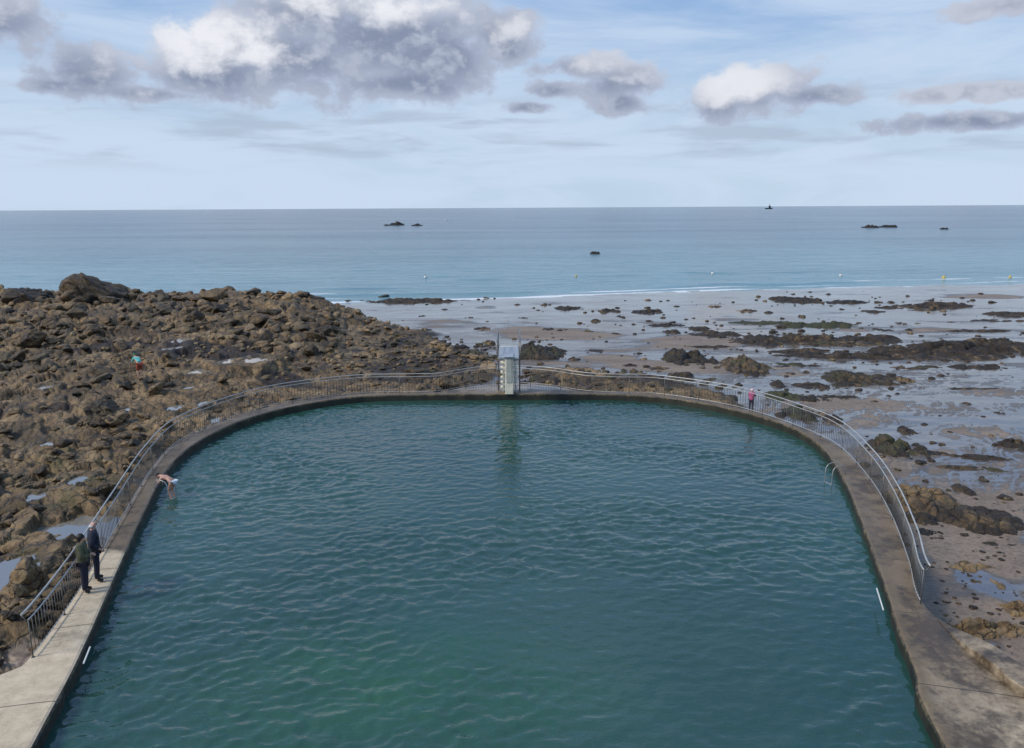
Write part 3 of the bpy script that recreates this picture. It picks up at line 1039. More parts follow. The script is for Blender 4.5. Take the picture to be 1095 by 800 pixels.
MB().box((0, (yf + yb) / 2, PZ - .06), (1.06, yb - yf, .12), bev=.02).build('platform', M['board'], tw)
MB().box((0, yf + .3, PZ + .035), (.5, 1.0, .05), bev=.015).build('diving_board', M['board'], tw)
for s in (-1, 1):
    x = s * .60
    y0 = max(YP + .75, yb - .1)
    pts = [(x, y0, 0), (x, y0, PZ), (x, y0, PZ + .6), (x, y0 - .06, PZ + .72), (x, y0 - .2, PZ + .76), (x, yf + .6, PZ + .70), (x, yf + .45, PZ + .62), (x, yf + .42, PZ + .1), (x * .86, yf + .42, PZ - .05)]
    h = MB().tube(pts, .038, 8)
    h.tube([(x, y0, PZ + .38), (x, yf + .42, PZ + .34)], .022, 6)
    h.build('handrail', M['tubes'], tw)

# ------------------------------------------------------------------ ladders and edge markers
def ladder(px, py, label, ang):
    c = at(px, py, DECK)
    t = empty('pool_ladder', (c[0], c[1], DECK), ang)
    t.scale = (.8, .8, .8)     # local -x: towards the deck, +x: the water
    tag(t, label, 'pool ladder', 'pool ladders on the side edges')
    for s in (-1, 1):
        y = s * .25
        MB().tube([(-.60, y, -.02), (-.60, y, .26), (-.54, y, .40), (-.42, y, .47), (-.2, y, .48), (0, y, .42), (.12, y, .28), (.15, y, .05), (.15, y, -1.3)], .019, 8).build('handrail', M['ladder'], t)
    for k in range(4):
        MB().box((.15, 0, -.46 - k * .28), (.08, .5, .03), bev=.006).build('rung', M['ladder'], t)
    return t


ladder(181, 523, 'steel pool ladder on the left edge with the swimmer climbing it', R(-20))
ladder(889, 507, 'empty steel pool ladder with curved handles on the right edge', R(180 + 18))


def marker(p, q, label):
    a, b = at(*p, DECK), at(*q, DECK)
    d = Vector(b - a)
    o = MB().box((0, 0, 0), (d.length * .9, .035, .03), bev=.01).build('edge_marker', M['white'], None, loc=Vector((a + b) / 2) + Vector((0, 0, .03)), rotz=math.atan2(d.y, d.x))
    tag(o, label, 'edge marker')


marker((97, 692), (89, 712), 'short white bar along the left pool edge near the couple')
marker((937, 629), (945, 655), 'short white bar along the right pool edge')

# ------------------------------------------------------------------ tide pools
for i, (cx, cy, rx, ry, z) in enumerate(TPW):
    nth = 40
    V = [(0, 0, 0)]; Fx = []
    for k in range(nth):
        a = 2 * math.pi * k / nth
        q = 1.32 + .06 * math.sin(3 * a + i) + .05 * math.sin(5 * a + 2 * i)
        V.append((math.cos(a) * rx * q, math.sin(a) * ry * q, 0))
    Fx = [(0, 1 + k, 1 + (k + 1) % nth) for k in range(nth)]
    me = mesh_np('tide_pool_water', V, Fx, [M['puddle']])
    tag(link('tide_pool_water', me, loc=(cx, cy, z)), kind='structure')


# ------------------------------------------------------------------ boulders
def rock_mesh(seed, mat, sub=4, flat=.7, rough=1.):
    r_ = np.random.default_rng(seed)
    bm = bmesh.new()
    bmesh.ops.create_icosphere(bm, subdivisions=sub, radius=1)
    V = np.array([v.co[:] for v in bm.verts])
    Nn = r_.normal(size=(16, 3)); Nn /= np.linalg.norm(Nn, axis=1, keepdims=True)
    dpl = r_.uniform(.62, 1.0, 16)
    dots = V @ Nn.T
    rad = np.min(np.where(dots > .05, dpl / np.maximum(dots, .05), 9), axis=1)
    rad = np.minimum(rad, 1.25)
    n1 = fbm(V[:, 0] * 1.3 + seed, V[:, 1] * 1.3 + V[:, 2] * 1.7, seed, 4)
    n2 = fbm(V[:, 0] * 4 + V[:, 2] * 3, V[:, 1] * 4 - V[:, 2] * 2.1 + seed, seed + 5, 3)
    if rough > 1:
        vf1, vf2, vc = voro(V[:, 0] * 1.9 + V[:, 2] * .6 + seed, V[:, 1] * 1.9 + V[:, 2] * 1.5, seed)[:3]
        n1 = n1 + .9 * (vc - .5) - .9 * (1 - sst(0, .25, vf2 - vf1)) + .5 * fbm(V[:, 0] * 9 + V[:, 2] * 5, V[:, 1] * 9 - V[:, 2] * 7, seed, 4)
    P = V * (rad * (1 + .16 * n1 + .06 * n2))[:, None]
    P *= np.array([1.0, r_.uniform(.65, .95), flat * r_.uniform(.75, 1.1)])
    for v, p in zip(bm.verts, P): v.co = p
    for f in bm.faces: f.smooth = True
    me = bpy.data.meshes.new('boulder'); bm.to_mesh(me); bm.free()
    me.materials.append(mat)
    return me


BM = [rock_mesh(100 + i, M['rock'], 4, .62) for i in range(10)]
BM_LOW = [rock_mesh(200 + i, M['rock'], 3, .62) for i in range(8)]

cand = []
N = 11000
ux = rng.uniform(-.74, .02, N); inv = rng.uniform(1 / 96., 1 / 17., N)
by = 1 / inv; bx = ux * by
bsd = poly_sd(bx, by, REEF); bso = poly_sd(bx, by, OUTP)
ok = (bsd > .3) & (bso < -.7)
dens_ = .16 + .84 * sst(48, 62, by) * sst(-8, -16, bx)
dens_ = np.maximum(dens_, .5 * sst(-22, -10, bx) * sst(42, 56, by))
dens_ = dens_ * (.55 + .9 * sst(-.2, .3, fbm(bx / 7, by / 7, 501, 3)))
ok &= rng.uniform(size=N) < dens_
bx, by = bx[ok], by[ok]
bs = np.exp(rng.normal(-1.05, .50, len(bx))) * (.70 + .70 * sst(45, 85, by))
bs = np.where(sst(-22, -10, bx) * sst(42, 56, by) > .5, bs * .62, bs)
tb_ok = np.ones(len(bx), bool)
for cx, cy, rx, ry, z in TPW:
    tb_ok &= (((bx - cx) / (rx + bs)) ** 2 + ((by - cy) / (ry * 1.2 + bs)) ** 2) > 2.2
tb_ok &= poly_sd(bx, by, OUTP) < -(bs * 1.05 + .3)
bx, by, bs = bx[tb_ok], by[tb_ok], bs[tb_ok]
bz = terrain(bx, by)
app = bs / by
bs = np.minimum(bs, .95)
order = np.argsort(-app)
GLAB = 'weathered brown boulder among the many lying on the rocky reef left of the pool'
stuffV, stuffF, base = [], [], 0
for rank, i in enumerate(order):
    rot = Matrix.Rotation(rng.uniform(0, 6.28), 4, 'Z') @ Matrix.Rotation(rng.normal(0, .25), 4, 'X') @ Matrix.Rotation(rng.normal(0, .25), 4, 'Y')
    s = bs[i]
    loc = Vector((bx[i], by[i], bz[i] + s * .18))
    if rank < 260:
        o = link('boulder', BM[rank % len(BM)])
        o.matrix_world = Matrix.Translation(loc) @ rot @ Matrix.Scale(s, 4)
        tag(o, GLAB, 'boulder', 'boulders lying on the rocky reef')
    else:
        me = BM_LOW[rank % len(BM_LOW)]
        if rank < 270 + len(BM_LOW) or not hasattr(me, '_c'):
            pass
        co = np.empty(len(me.vertices) * 3, np.float32); me.vertices.foreach_get('co', co)
        fv = np.empty(len(me.polygons) * 3, np.int32); me.polygons.foreach_get('vertices', fv)
        Mx = np.array(Matrix.Translation(loc) @ rot @ Matrix.Scale(s, 4))
        stuffV.append(co.reshape(-1, 3) @ Mx[:3, :3].T + Mx[:3, 3]); stuffF.append(fv.reshape(-1, 3) + base); base += len(me.vertices)
if stuffV:
    me = mesh_np('small_boulders', np.concatenate(stuffV), np.concatenate(stuffF), [M['rock']])
    tag(link('small_boulders', me), kind='stuff')
print('boulders', len(order))

# landmark boulders of the reef: px centre, px base, px width, px top, label
LM = [(115, 332, 94, 289, 86, 'largest dark rock, a broad peaked block on the skyline of the left reef', 'rock_dark2'),
      (230, 322, 30, 308, 84, 'rounded brown boulder standing on the reef skyline right of the biggest rock', 'rock'),
      (28, 326, 58, 308, 88, 'wide dark rock on the reef skyline at the left end', 'rock_dark2'),
      (114, 448, 44, 428, None, 'dark rounded boulder in the middle of the left reef', 'rock_dark2'),
      (30, 372, 36, 352, None, 'dark wedge shaped slab low on the far left reef', 'rock_dark2'),
      (28, 634, 36, 597, None, 'squarish tan boulder beside the railing at the near left', 'rock_brown'),
      (20, 640, 20, 625, None, 'flat grey stone at the foot of the squarish tan boulder', 'rock')]
M['rock_dark2'] = rock_material('dark_brown_rock', -.08, .0)
for k, (cx, yb_, w, yt, D, lab, mk) in enumerate(LM):
    if D is None:
        z = -.3
        for _ in range(4):
            p = at(cx, yb_, z); z = tz(p[0], p[1])
        D = p[1] + .3
    lo, hi = atD(cx, yb_, D), atD(cx, yt, D)
    wd = w * D / F
    hgt = hi[2] - lo[2]
    me = rock_mesh(300 + k * 7, M[mk], 5, 1.0, 2. if mk == 'rock_dark2' else 1.)
    if k == 0:
        for v in me.vertices:      # peak left of the middle, long shoulder to the right
            v.co.z *= 1.15 - .42 * abs(v.co.x + .15) if v.co.z > 0 else 1
    co = np.array([v.co[:] for v in me.vertices])
    ext = co.max(0) - co.min(0)
    o = link('boulder', me)
    o.scale = (wd / ext[0], min(wd, hgt * 2.2) / ext[1], (hgt * 1.45) / ext[2])
    zt = hi[2]
    o.location = (lo[0] - (co.max(0) + co.min(0))[0] / 2 * o.scale[0], D, zt - co.max(0)[2] * o.scale[2])
    tag(o, lab, 'boulder')


for q_ in TPW[:3]: print('TP', q_, tz(q_[0], q_[1]), float(psub(np.array([q_[0]]), np.array([q_[1]]), OUTP)[0]))
# ------------------------------------------------------------------ rock outcrops on the beach and in the sea
def outcrop(px, py, w, h, mat, label=None, group=None, z=None, ang=0., hf=.45, nm='rock_outcrop', dmax=1.3, seed=0, lumpy=False):
    zz = z if z is not None else -1.3
    for _ in range(2):
        p = at(px, py + h * .25, zz)
        if z is None: zz = SEA + min(max((float(shore(p[0])) - p[1]) * .0125, -6), .95)
    if z is None: zz -= .03
    D = p[1]
    mpp = math.hypot(D, CZ) / F
    W = w * mpp / 2 * (1.1 if lumpy else 1.42)
    hgt = max(h * hf * mpp * 1.15, .12)
    dep_ = min(h * (1 - hf) * (1.35 if lumpy else 1.55 if w > 70 else 2.3) * mpp / max((py - 222) / F, .01), W * 2 * dmax) / 2
    dep_ = max(dep_, .25)
    nr, na = (44, 168) if w > 30 else (18, 56)
    rr, aa = np.meshgrid(np.linspace(0, 1, nr), np.linspace(0, 2 * np.pi, na, endpoint=False), indexing='ij')
    ca, sa = np.cos(aa), np.sin(aa)
    q = .82 + .38 * fbm(ca * 1.6 + px * .37, sa * 1.6 + py * .71, 600 + seed, 4)
    lx, ly = rr * ca * W * q * 1.12, rr * sa * dep_ * q * 1.12
    x = p[0] + lx * math.cos(ang) - ly * math.sin(ang); y = p[1] + lx * math.sin(ang) + ly * math.cos(ang)
    S = max(min(W * .30, 1.9), .35); S2 = max(min(dep_ * .42, 1.6), .30)
    f1, f2, c1, c2, c3, dx, dy = voro(x / S, y / S2, 611)
    hh = .62 + .75 * (c1 - .5) + .5 * ((c2 - .5) * dx + (c3 - .5) * dy) - .30 * (1 - sst(0, .22, f2 - f1)) + .45 * fbm(x / (S * 1.5), y / (S2 * 1.5), 621, 5) + .16 * fbm(x / .5, y / .5, 631, 4)
    if lumpy:
        hh = .55 + .5 * (1 - (f1 / .75) ** 2) * (.6 + .6 * c1) + .2 * fbm(x / (S * 1.5), y / (S2 * 1.5), 621, 5) + .05 * fbm(x / .5, y / .5, 631, 4) - .15 * (1 - sst(0, .15, f2 - f1))
    fall = (1 - rr ** 2.6)
    if not lumpy:
        hh = hh + .38 * fbm(x / .8, y / .8, 641, 4) * min(1.4, .35 / hgt + .5) + .35 * fbm(x / 2.2, y / 1.2, 645, 3)
    zl = hgt * (hh * fall - (.0 if lumpy else .30) * rr ** 1.5) - .14 * rr ** 3 - .1 * (rr > .98)
    V = np.stack([x - p[0], y - p[1], zl], -1).reshape(-1, 3)
    fc = []
    for r0 in range(nr - 1):
        k = np.arange(na)
        fc.append(np.stack([r0 * na + k, (r0 + 1) * na + k, (r0 + 1) * na + (k + 1) % na, r0 * na + (k + 1) % na], 1))
    me = mesh_np(nm, V, np.concatenate(fc), [M[mat]], True)
    o = link(nm, me, loc=(p[0], p[1], zz))
    tag(o, label or 'small dark rock standing on the wet sand of the beach', 'rock', group if label is None or group else None)
    return o


SG = 'small dark rocks on the wet sand'
small = [(583, 325, 13, 4), (652, 331, 26, 6), (692, 332, 32, 7), (693, 320, 9, 3), (724, 327, 9, 3), (765, 327, 17, 4), (798, 331, 23, 5), (560, 339, 12, 3), (637, 342, 11, 5), (664, 338, 14, 3),
         (701, 347, 18, 4), (586, 351, 16, 5), (659, 356, 14, 3), (719, 354, 22, 6), (636, 374, 23, 4), (704, 393, 28, 5), (674, 390, 18, 4), (614, 383, 16, 6), (620, 394, 11, 6),
         (951, 328, 35, 4), (933, 332, 28, 4), (986, 331, 32, 3), (822, 333, 11, 4), (963, 345, 13, 4), (944, 352, 24, 4), (972, 352, 12, 4), (1006, 401, 16, 4), (935, 429, 12, 7), (1034, 431, 14, 4),
         (989, 453, 10, 3), (1006, 444, 8, 3), (1042, 407, 6, 3), (475, 330, 10, 2), (450, 337, 12, 3), (502, 339, 12, 3), (520, 343, 8, 3), (430, 342, 8, 2), (515, 350, 20, 5), (456, 352, 14, 4), (425, 347, 9, 3),
         (553, 325, 9, 2), (570, 329, 7, 2), (575, 331, 8, 2), (678, 346, 8, 3), (605, 352, 6, 2), (626, 353, 7, 2), (570, 365, 10, 3), (590, 371, 12, 5), (578, 379, 10, 3), (600, 377, 9, 4), (562, 383, 14, 4), (607, 391, 8, 4), (634, 395, 5, 3),
         (648, 402, 10, 4), (661, 398, 9, 4), (853, 384, 10, 3), (846, 391, 12, 3), (846, 399, 14, 4), (860, 398, 10, 3), (1030, 378, 10, 3), (900, 330, 9, 3), (1000, 392, 10, 3), (960, 421, 8, 3), (905, 415, 9, 3), (950, 423, 9, 3),
         (1052, 445, 10, 3), (1068, 441, 14, 3), (1025, 441, 7, 2), (1016, 461, 9, 3), (1060, 465, 8, 3), (885, 314, 6, 2), (941, 317, 4, 2), (1018, 344, 18, 2), (982, 345, 8, 3), (826, 352, 9, 3)]
for i, (px, py, w, h) in enumerate(small):
    outcrop(px, py, w, h, 'rock_dark', None, SG, seed=i)

big = [(607, 328, 34, 6, 'rock_dark', 'flat black rock on the wet sand straight beyond the diving tower'),
       (440, 320, 110, 7, 'rock_dark', 'long low line of black rocks at the water edge beyond the left reef'),
       (745, 350, 33, 6, 'rock_dark', 'flat dark weedy rock at the left end of the long weed banks'),
       (768, 356, 50, 9, 'rock_dark', 'dark weedy ledge just left of the thick weed bank'),
       (812, 361, 60, 14, 'rock_dark', 'thick dark weed covered bank above the two rugged beach rocks'),
       (735, 379, 60, 22, 'rock_mid', 'rugged dark olive rock mound on the sand, left one of two'),
       (793, 386, 52, 20, 'rock_mid', 'rugged olive rock mound on the sand, right one of two'),
       (806, 398, 32, 8, 'rock_dark', 'dark low rock in front of the right rugged mound'),
       (730, 400, 36, 8, 'rock_dark', 'low weedy rock in front of the left rugged mound'),
       (851, 319, 54, 8, 'rock_dark', 'jagged black rock ridge nearest the water on the right beach'),
       (905, 322, 54, 5, 'rock_dark', 'thin dark ledge trailing off the jagged black ridge'),
       (1004, 325, 88, 10, 'rock_dark', 'broad dark ledge near the waterline far right'),
       (1082, 335, 48, 7, 'rock_dark', 'dark reddish rock slab at the right edge near the waterline'),
       (873, 346, 90, 10, 'rock_green', 'olive green algae covered flat rock above the long weed bank'),
       (860, 361, 125, 15, 'rock_dark', 'long dark brown weed bank, left half of the band across the right beach'),
       (1012, 371, 175, 24, 'rock_dark', 'widest dark weed bank reaching the right side of the beach'),
       (910, 379, 140, 11, 'rock_dark', 'narrow slanting weed strip below the long dark weed bank'),
       (1070, 366, 90, 20, 'rock_dark', 'rugged end of the widest weed bank cut off by the right edge'),
       (935, 361, 70, 11, 'rock_dark', 'dark weedy ledge bridging the two halves of the long bank'),
       (905, 366, 90, 9, 'rock_mid', 'olive brown ledge along the near side of the long weed bank'),
       (1000, 384, 60, 6, 'rock_dark', 'thin weed strip just below the widest weed bank'),
       (860, 374, 80, 7, 'rock_dark', 'thin dark weed strip starting right of the rugged mounds'),
       (715, 347, 40, 5, 'rock_dark', 'thin black ledge on the sand left of the weedy ledges'),
       (925, 409, 90, 9, 'rock_mid', 'low broken rock shelf around the foot of the steep hump'),
       (815, 344, 70, 5, 'rock_green', 'small green tinged ledge left of the olive green flat rock'),
       (1045, 353, 90, 5, 'rock_dark', 'thin broken dark ledge just above the widest weed bank'),
       (760, 370, 60, 4, 'rock_dark', 'thin dark ledge on the sand above the right rugged mound'),
       (985, 392, 70, 5, 'rock_mid', 'thin brown ledge between the steep hump and the reddish weed strip'),
       (1035, 415, 90, 5, 'rock_dark', 'thin broken weed line at the top of the sand runnels'),
       (900, 424, 60, 6, 'rock_mid', 'low brown ledge on the sand below the steep hump'),
       (1030, 498, 90, 9, 'rock_mid', 'broken brown ledge below the thin weed spit'),
       (1060, 580, 80, 10, 'rock_dark', 'thin line of weedy stones below the black seaweed rocks'),
       (850, 389, 70, 6, 'rock_mid', 'low olive ledge right of the two rugged mounds'),
       (1065, 342, 70, 4, 'rock_dark', 'thin dark strip below the reddish slab at the right edge'),
       (1050, 391, 74, 9, 'rock_dark', 'reddish brown weed strip on the sand at the far right'),
       (908, 400, 62, 20, 'rock_mid', 'steep brown rock hump in the middle of the right beach'),
       (945, 402, 22, 10, 'rock_dark', 'dark pointed rock touching the steep brown hump'),
       (967, 405, 26, 9, 'rock_mid', 'grey low rock right of the dark pointed one'),
       (868, 411, 44, 9, 'rock_dark', 'dark weedy ledge at the foot of the steep brown hump'),
       (831, 409, 18, 9, 'rock_dark', 'dark green stone just beyond the child at the railing'),
       (840, 421, 56, 12, 'rock_green', 'low green algae rock beyond the railing near the child'),
       (872, 425, 38, 10, 'rock_dark', 'smooth dark slab beyond the right railing'),
       (970, 459, 20, 10, 'rock_dark', 'lone dark rounded stone amid the sand runnels'),
       (889, 446, 28, 13, 'rock_dark', 'dark rock pile just outside the bend of the right railing'),
       (1083, 474, 38, 13, 'rock_dark', 'dark rock at the right edge below the sand runnels'),
       (962, 474, 78, 26, 'rock_mid', 'rugged weedy ledge outside the right bend of the railing'),
       (1045, 487, 84, 9, 'rock_dark', 'thin dark weed spit stretching right from the rugged ledge'),
       (985, 524, 84, 50, 'rock_brown', 'large rounded tan rock mass against the right railing'),
       (1031, 520, 24, 17, 'rock_dark', 'dark grey stone right of the large tan rock mass'),
       (1050, 548, 95, 38, 'rock_dark', 'black seaweed covered rock spread right of the tan rock mass'),
       (985, 550, 46, 20, 'rock', 'grey brown boulder below the large tan rock mass'),
       (990, 567, 36, 11, 'rock_dark', 'flat dark slab on dry sand by the right railing'),
       (1036, 603, 54, 12, 'rock_brown', 'thin tilted brown slab on the dry sand'),
       (1066, 621, 18, 15, 'rock_brown', 'small square brown slab on the dry sand'),
       (1088, 648, 36, 18, 'rock_brown', 'brown slab at the right edge above the kerb wall'),
       (1052, 668, 90, 28, 'rock_brown', 'flat weedy brown rock shelf beside the kerb wall'),
       (675, 404, 26, 11, 'rock_mid', 'blocky grey rock behind the railing right of the diving tower'),
       (640, 410, 60, 10, 'rock_brown', 'tan low rock behind the railing near the diving tower'),
       (735, 418, 56, 18, 'rock_mid', 'lumpy brown rock behind the railing left of the child'),
       (770, 424, 40, 16, 'rock_mid', 'grey brown rock behind the railing beside the child'),
       (860, 440, 60, 16, 'rock_mid', 'dark mossy rock showing through the right railing bars'),
       (575, 373, 70, 22, 'rock_mid', 'scattered low rocks on sand just beyond the diving tower'),
       (480, 372, 60, 10, 'rock_dark', 'flat dark weedy rock beyond the railing left of the diving tower'),
       (500, 378, 40, 12, 'rock_green', 'greenish wet rock between the tower and the sand pool')]
for i, (px, py, w, h, mt, lab) in enumerate(big):
    ang = -.25 if 'slanting' in lab or 'spit' in lab else 0
    outcrop(px, py, w, h, mt, lab, ang=ang, hf=.40 if ('rugged' in lab or 'hump' in lab) else .3 if 'seaweed' in lab else .27 if 'tan rock' in lab else .42, dmax=2.2 if w < 60 else 1.2, seed=100 + i, lumpy='tan rock' in lab or 'boulder' in lab)

STONE = [rock_mesh(700 + i, M['rock_dark'], 3, .55) for i in range(6)]
STONE_M = [rock_mesh(720 + i, M['rock_mid'], 3, .6) for i in range(5)]


def ground_points(px, py):
    zz = np.full(len(px), -1.3)
    for _ in range(4):
        pts = np.array([at(a, b, c) for a, b, c in zip(px, py, zz)]); zz = terrain(pts[:, 0], pts[:, 1])
    pts[:, 2] = zz
    return pts


def place_stone(p, wpx, seed):
    zz = p[2]
    s_ = wpx / 2 * math.hypot(p[1], CZ) / F
    r_ = random.Random(seed)
    return Matrix.Translation((p[0], p[1], zz + s_ * .08)) @ Matrix.Rotation(r_.uniform(0, 6.28), 4, 'Z') @ Matrix.Diagonal((s_, s_, s_ * r_.uniform(.6, .95), 1))


bands = [(860, 362, 150, 14, 26), (1010, 372, 180, 24, 30), (905, 382, 140, 14, 14), (870, 346, 110, 10, 10), (1000, 326, 120, 10, 14), (860, 320, 70, 8, 8), (440, 320, 110, 6, 12), (700, 340, 170, 22, 16), (960, 402, 110, 14, 10),
         (765, 385, 130, 26, 14), (590, 375, 80, 26, 14), (860, 415, 80, 20, 8), (1050, 545, 110, 40, 10), (975, 480, 90, 26, 8), (1050, 640, 90, 90, 8)]
todo = []
for px, py, w, h, cnt in bands:
    for q in range(cnt):
        x_, y_ = px + random.gauss(0, w / 3.2), py + random.gauss(0, h / 2.6)
        if x_ > 1110: continue
        todo.append((x_, y_, min(13, math.exp(random.gauss(1.75, .42))) * (1 if y_ < 440 else 1.4)))
pts = ground_points([a[0] for a in todo], [a[1] for a in todo])
for kk, (p, a) in enumerate(zip(pts, todo)):
    o = link('rock', STONE[kk % 6] if kk % 4 else STONE_M[kk % 5])
    o.matrix_world = place_stone(p, a[2], kk)
    tag(o, 'small dark rock standing on the wet sand of the beach', 'rock', SG)
todo = []
for px, py, w, h, cnt in bands:
    for q in range(int(cnt * 2.2)):
        x_, y_ = px + random.gauss(0, w / 2.2), py + random.gauss(0, h / 1.7)
        if x_ < 1120: todo.append((x_, y_, math.exp(random.gauss(1.1, .4)) * (1 if y_ < 440 else 1.4)))
for q in range(160):
    x_, y_ = random.uniform(950, 1110), random.triangular(470, 740, 640)
    todo.append((x_, y_, math.exp(random.gauss(1.2, .5))))
pts = ground_points([a[0] for a in todo], [a[1] for a in todo])
okp = psub(pts[:, 0], pts[:, 1], OUTP) < -.3
sv, sf, sb = [], [], 0
for k, (p, a) in enumerate(zip(pts, todo)):
    if not okp[k]: continue
    Mx = np.array(place_stone(p, a[2], 8000 + k))
    me = STONE[k % 6]
    co = np.empty(len(me.vertices) * 3, np.float32); me.vertices.foreach_get('co', co)
    fv = np.empty(len(me.polygons) * 3, np.int32); me.polygons.foreach_get('vertices', fv)
    sv.append(co.reshape(-1, 3) @ Mx[:3, :3].T + Mx[:3, 3]); sf.append(fv.reshape(-1, 3) + sb); sb += len(me.vertices)
me = mesh_np('scattered_pebbles', np.concatenate(sv), np.concatenate(sf), [M['rock_dark']])
tag(link('scattered_pebbles', me), kind='stuff')
# pebbles and cobbles behind the railing and on the low shelf: too many to count
sv, sf, sb = [], [], 0
todo = []
for k in range(620):
    if k < 380: x_, y_ = random.uniform(385, 545), random.triangular(346, 412, 385)
    else: x_, y_ = random.uniform(555, 800), random.gauss(408, 7)
    if y_ < 345 + (x_ - 385) * .16: continue
    todo.append((x_, y_, math.exp(random.gauss(1.7, .45))))
pts = ground_points([a[0] for a in todo], [a[1] for a in todo])
okp = psub(pts[:, 0], pts[:, 1], OUTP) < -.6
for k, (p, a) in enumerate(zip(pts, todo)):
    if not okp[k]: continue
    Mx = np.array(place_stone(p, a[2], 5000 + k))
    me = STONE_M[k % 5] if k % 3 else BM_LOW[k % 8]
    co = np.empty(len(me.vertices) * 3, np.float32); me.vertices.foreach_get('co', co)
    fv = np.empty(len(me.polygons) * 3, np.int32); me.polygons.foreach_get('vertices', fv)
    sv.append(co.reshape(-1, 3) @ Mx[:3, :3].T + Mx[:3, 3]); sf.append(fv.reshape(-1, 3) + sb); sb += len(me.vertices)
me = mesh_np('shelf_cobbles', np.concatenate(sv), np.concatenate(sf), [M['rock_mid']])
tag(link('shelf_cobbles', me), kind='stuff')

for px, py, w, h, lab in ((424, 240, 16, 4, 'black rock islet at sea far left of the diving tower'), (446, 241, 12, 2.5, 'low flat rock at sea beside the black islet'),
                          (637, 271, 11, 4, 'lone black rock in the sea beyond the diving tower'), (931, 243, 16, 3, 'low rock islet far out at sea on the right'),
                          (950, 242.5, 18, 3, 'long thin rock far out at sea next to the low islet'), (1010, 245, 9, 2, 'small rock farthest right out at sea'), (414, 241, 6, 2, 'tiny rock left of the black islet')):
    outcrop(px, py, w, h, 'sea_rock', lab, z=SEA - .1, hf=.9, nm='sea_rock', seed=int(px))


# ------------------------------------------------------------------ buoys, boat
def buoy(px, py, mat, r, label):
    p = at(px, py, SEA)
    t = empty('buoy', (p[0], p[1], SEA))
    tag(t, label, 'buoy')
    MB().ball((0, 0, r * .35), r, 2).build('float', M[mat], t)
    MB().tube([(0, 0, r * 1.2), (0, 0, r * 1.75)], [r * .35, r * .2], 8).build('top_mark', M['hull' if mat == 'white' else mat], t)


buoy(477, 236, 'white', .9, 'white buoy far out at sea right of the black islet')
buoy(548, 235, 'white', .55, 'faint pale buoy far out beyond the diving tower')
buoy(455, 297, 'white', .30, 'white buoy near shore beyond the left reef')
buoy(616, 296, 'yellow', .24, 'dull yellow buoy near shore right of the tower line')
buoy(762, 293, 'white', .30, 'white buoy near shore above the two rugged mounds')
buoy(899, 295, 'white', .30, 'white buoy near shore on the right, left of the yellow one')
buoy(1009, 298, 'yellow', .34, 'bright yellow buoy near shore at the right')
buoy(1080, 297, 'yellow', .26, 'yellow buoy in the white breaker at the far right')

bp = at(822, 223.6, SEA)
s = bp[1] / F
bt = empty('boat', (bp[0], bp[1], SEA))
tag(bt, 'tiny dark vessel with a mast on the horizon', 'boat')
hm = bmesh.new()
L, Bm, Hh = 8 * s, 2.0 * s, 1.1 * s
ring0, ring1 = [], []
for k, (fx, wb) in enumerate(((-.5, .7), (-.3, .95), (0, 1), (.25, .8), (.42, .35), (.5, .03))):
    ring0.append((hm.verts.new((fx * L, -wb * Bm / 2, Hh * (1 + .3 * max(fx, 0)))), hm.verts.new((fx * L, wb * Bm / 2, Hh * (1 + .3 * max(fx, 0))))))
    ring1.append((hm.verts.new((fx * L * .93, -wb * Bm / 3, -.3 * s)), hm.verts.new((fx * L * .93, wb * Bm / 3, -.3 * s))))
for k in range(5):
    hm.faces.new((ring0[k][0], ring0[k + 1][0], ring1[k + 1][0], ring1[k][0])); hm.faces.new((ring0[k][1], ring1[k][1], ring1[k + 1][1], ring0[k + 1][1]))
    hm.faces.new((ring0[k][0], ring0[k][1], ring0[k + 1][1], ring0[k + 1][0]))
hm.faces.new((ring0[0][0], ring1[0][0], ring1[0][1], ring0[0][1]))
m_ = bpy.data.meshes.new('hull'); bmesh.ops.recalc_face_normals(hm, faces=hm.faces); hm.to_mesh(m_); hm.free(); m_.materials.append(M['hull'])
link('hull', m_, bt)
MB().box((.9 * s, 0, 2.2 * s), (1.9 * s, 1.2 * s, 2.4 * s), bev=.1 * s).build('wheelhouse', M['hull'], bt)
MB().tube([(.8 * s, 0, 3. * s), (.8 * s, 0, 5.2 * s)], .25 * s, 6).build('mast', M['hull'], bt)


# ------------------------------------------------------------------ people
def skin_mesh(name, J, E, mat, sub=2):
    """J: {joint: (x, y, z, rx, ry)}; grows one continuous surface over the joints"""
    names = list(J)
    me = bpy.data.meshes.new(name)
    me.from_pydata([J[k][:3] for k in names], [(names.index(a), names.index(b)) for a, b in E], [])
    o = bpy.data.objects.new(name, me); COL.objects.link(o)
    md = o.modifiers.new('s', 'SKIN'); md.use_smooth_shade = True
    for k, sv in zip(names, me.skin_vertices[0].data):
        r = J[k][3:]
        sv.radius = (r[0], r[-1]); sv.use_root = (k == names[0])
    o.modifiers.new('u', 'SUBSURF').render_levels = sub
    o.modifiers['u'].levels = sub
    dg = bpy.context.evaluated_depsgraph_get()
    out = bpy.data.meshes.new_from_object(o.evaluated_get(dg))
    bpy.data.objects.remove(o); bpy.data.meshes.remove(me)
    out.name = name; out.materials.clear(); out.materials.append(mat)
    for p in out.polygons: p.use_smooth = True
    return out


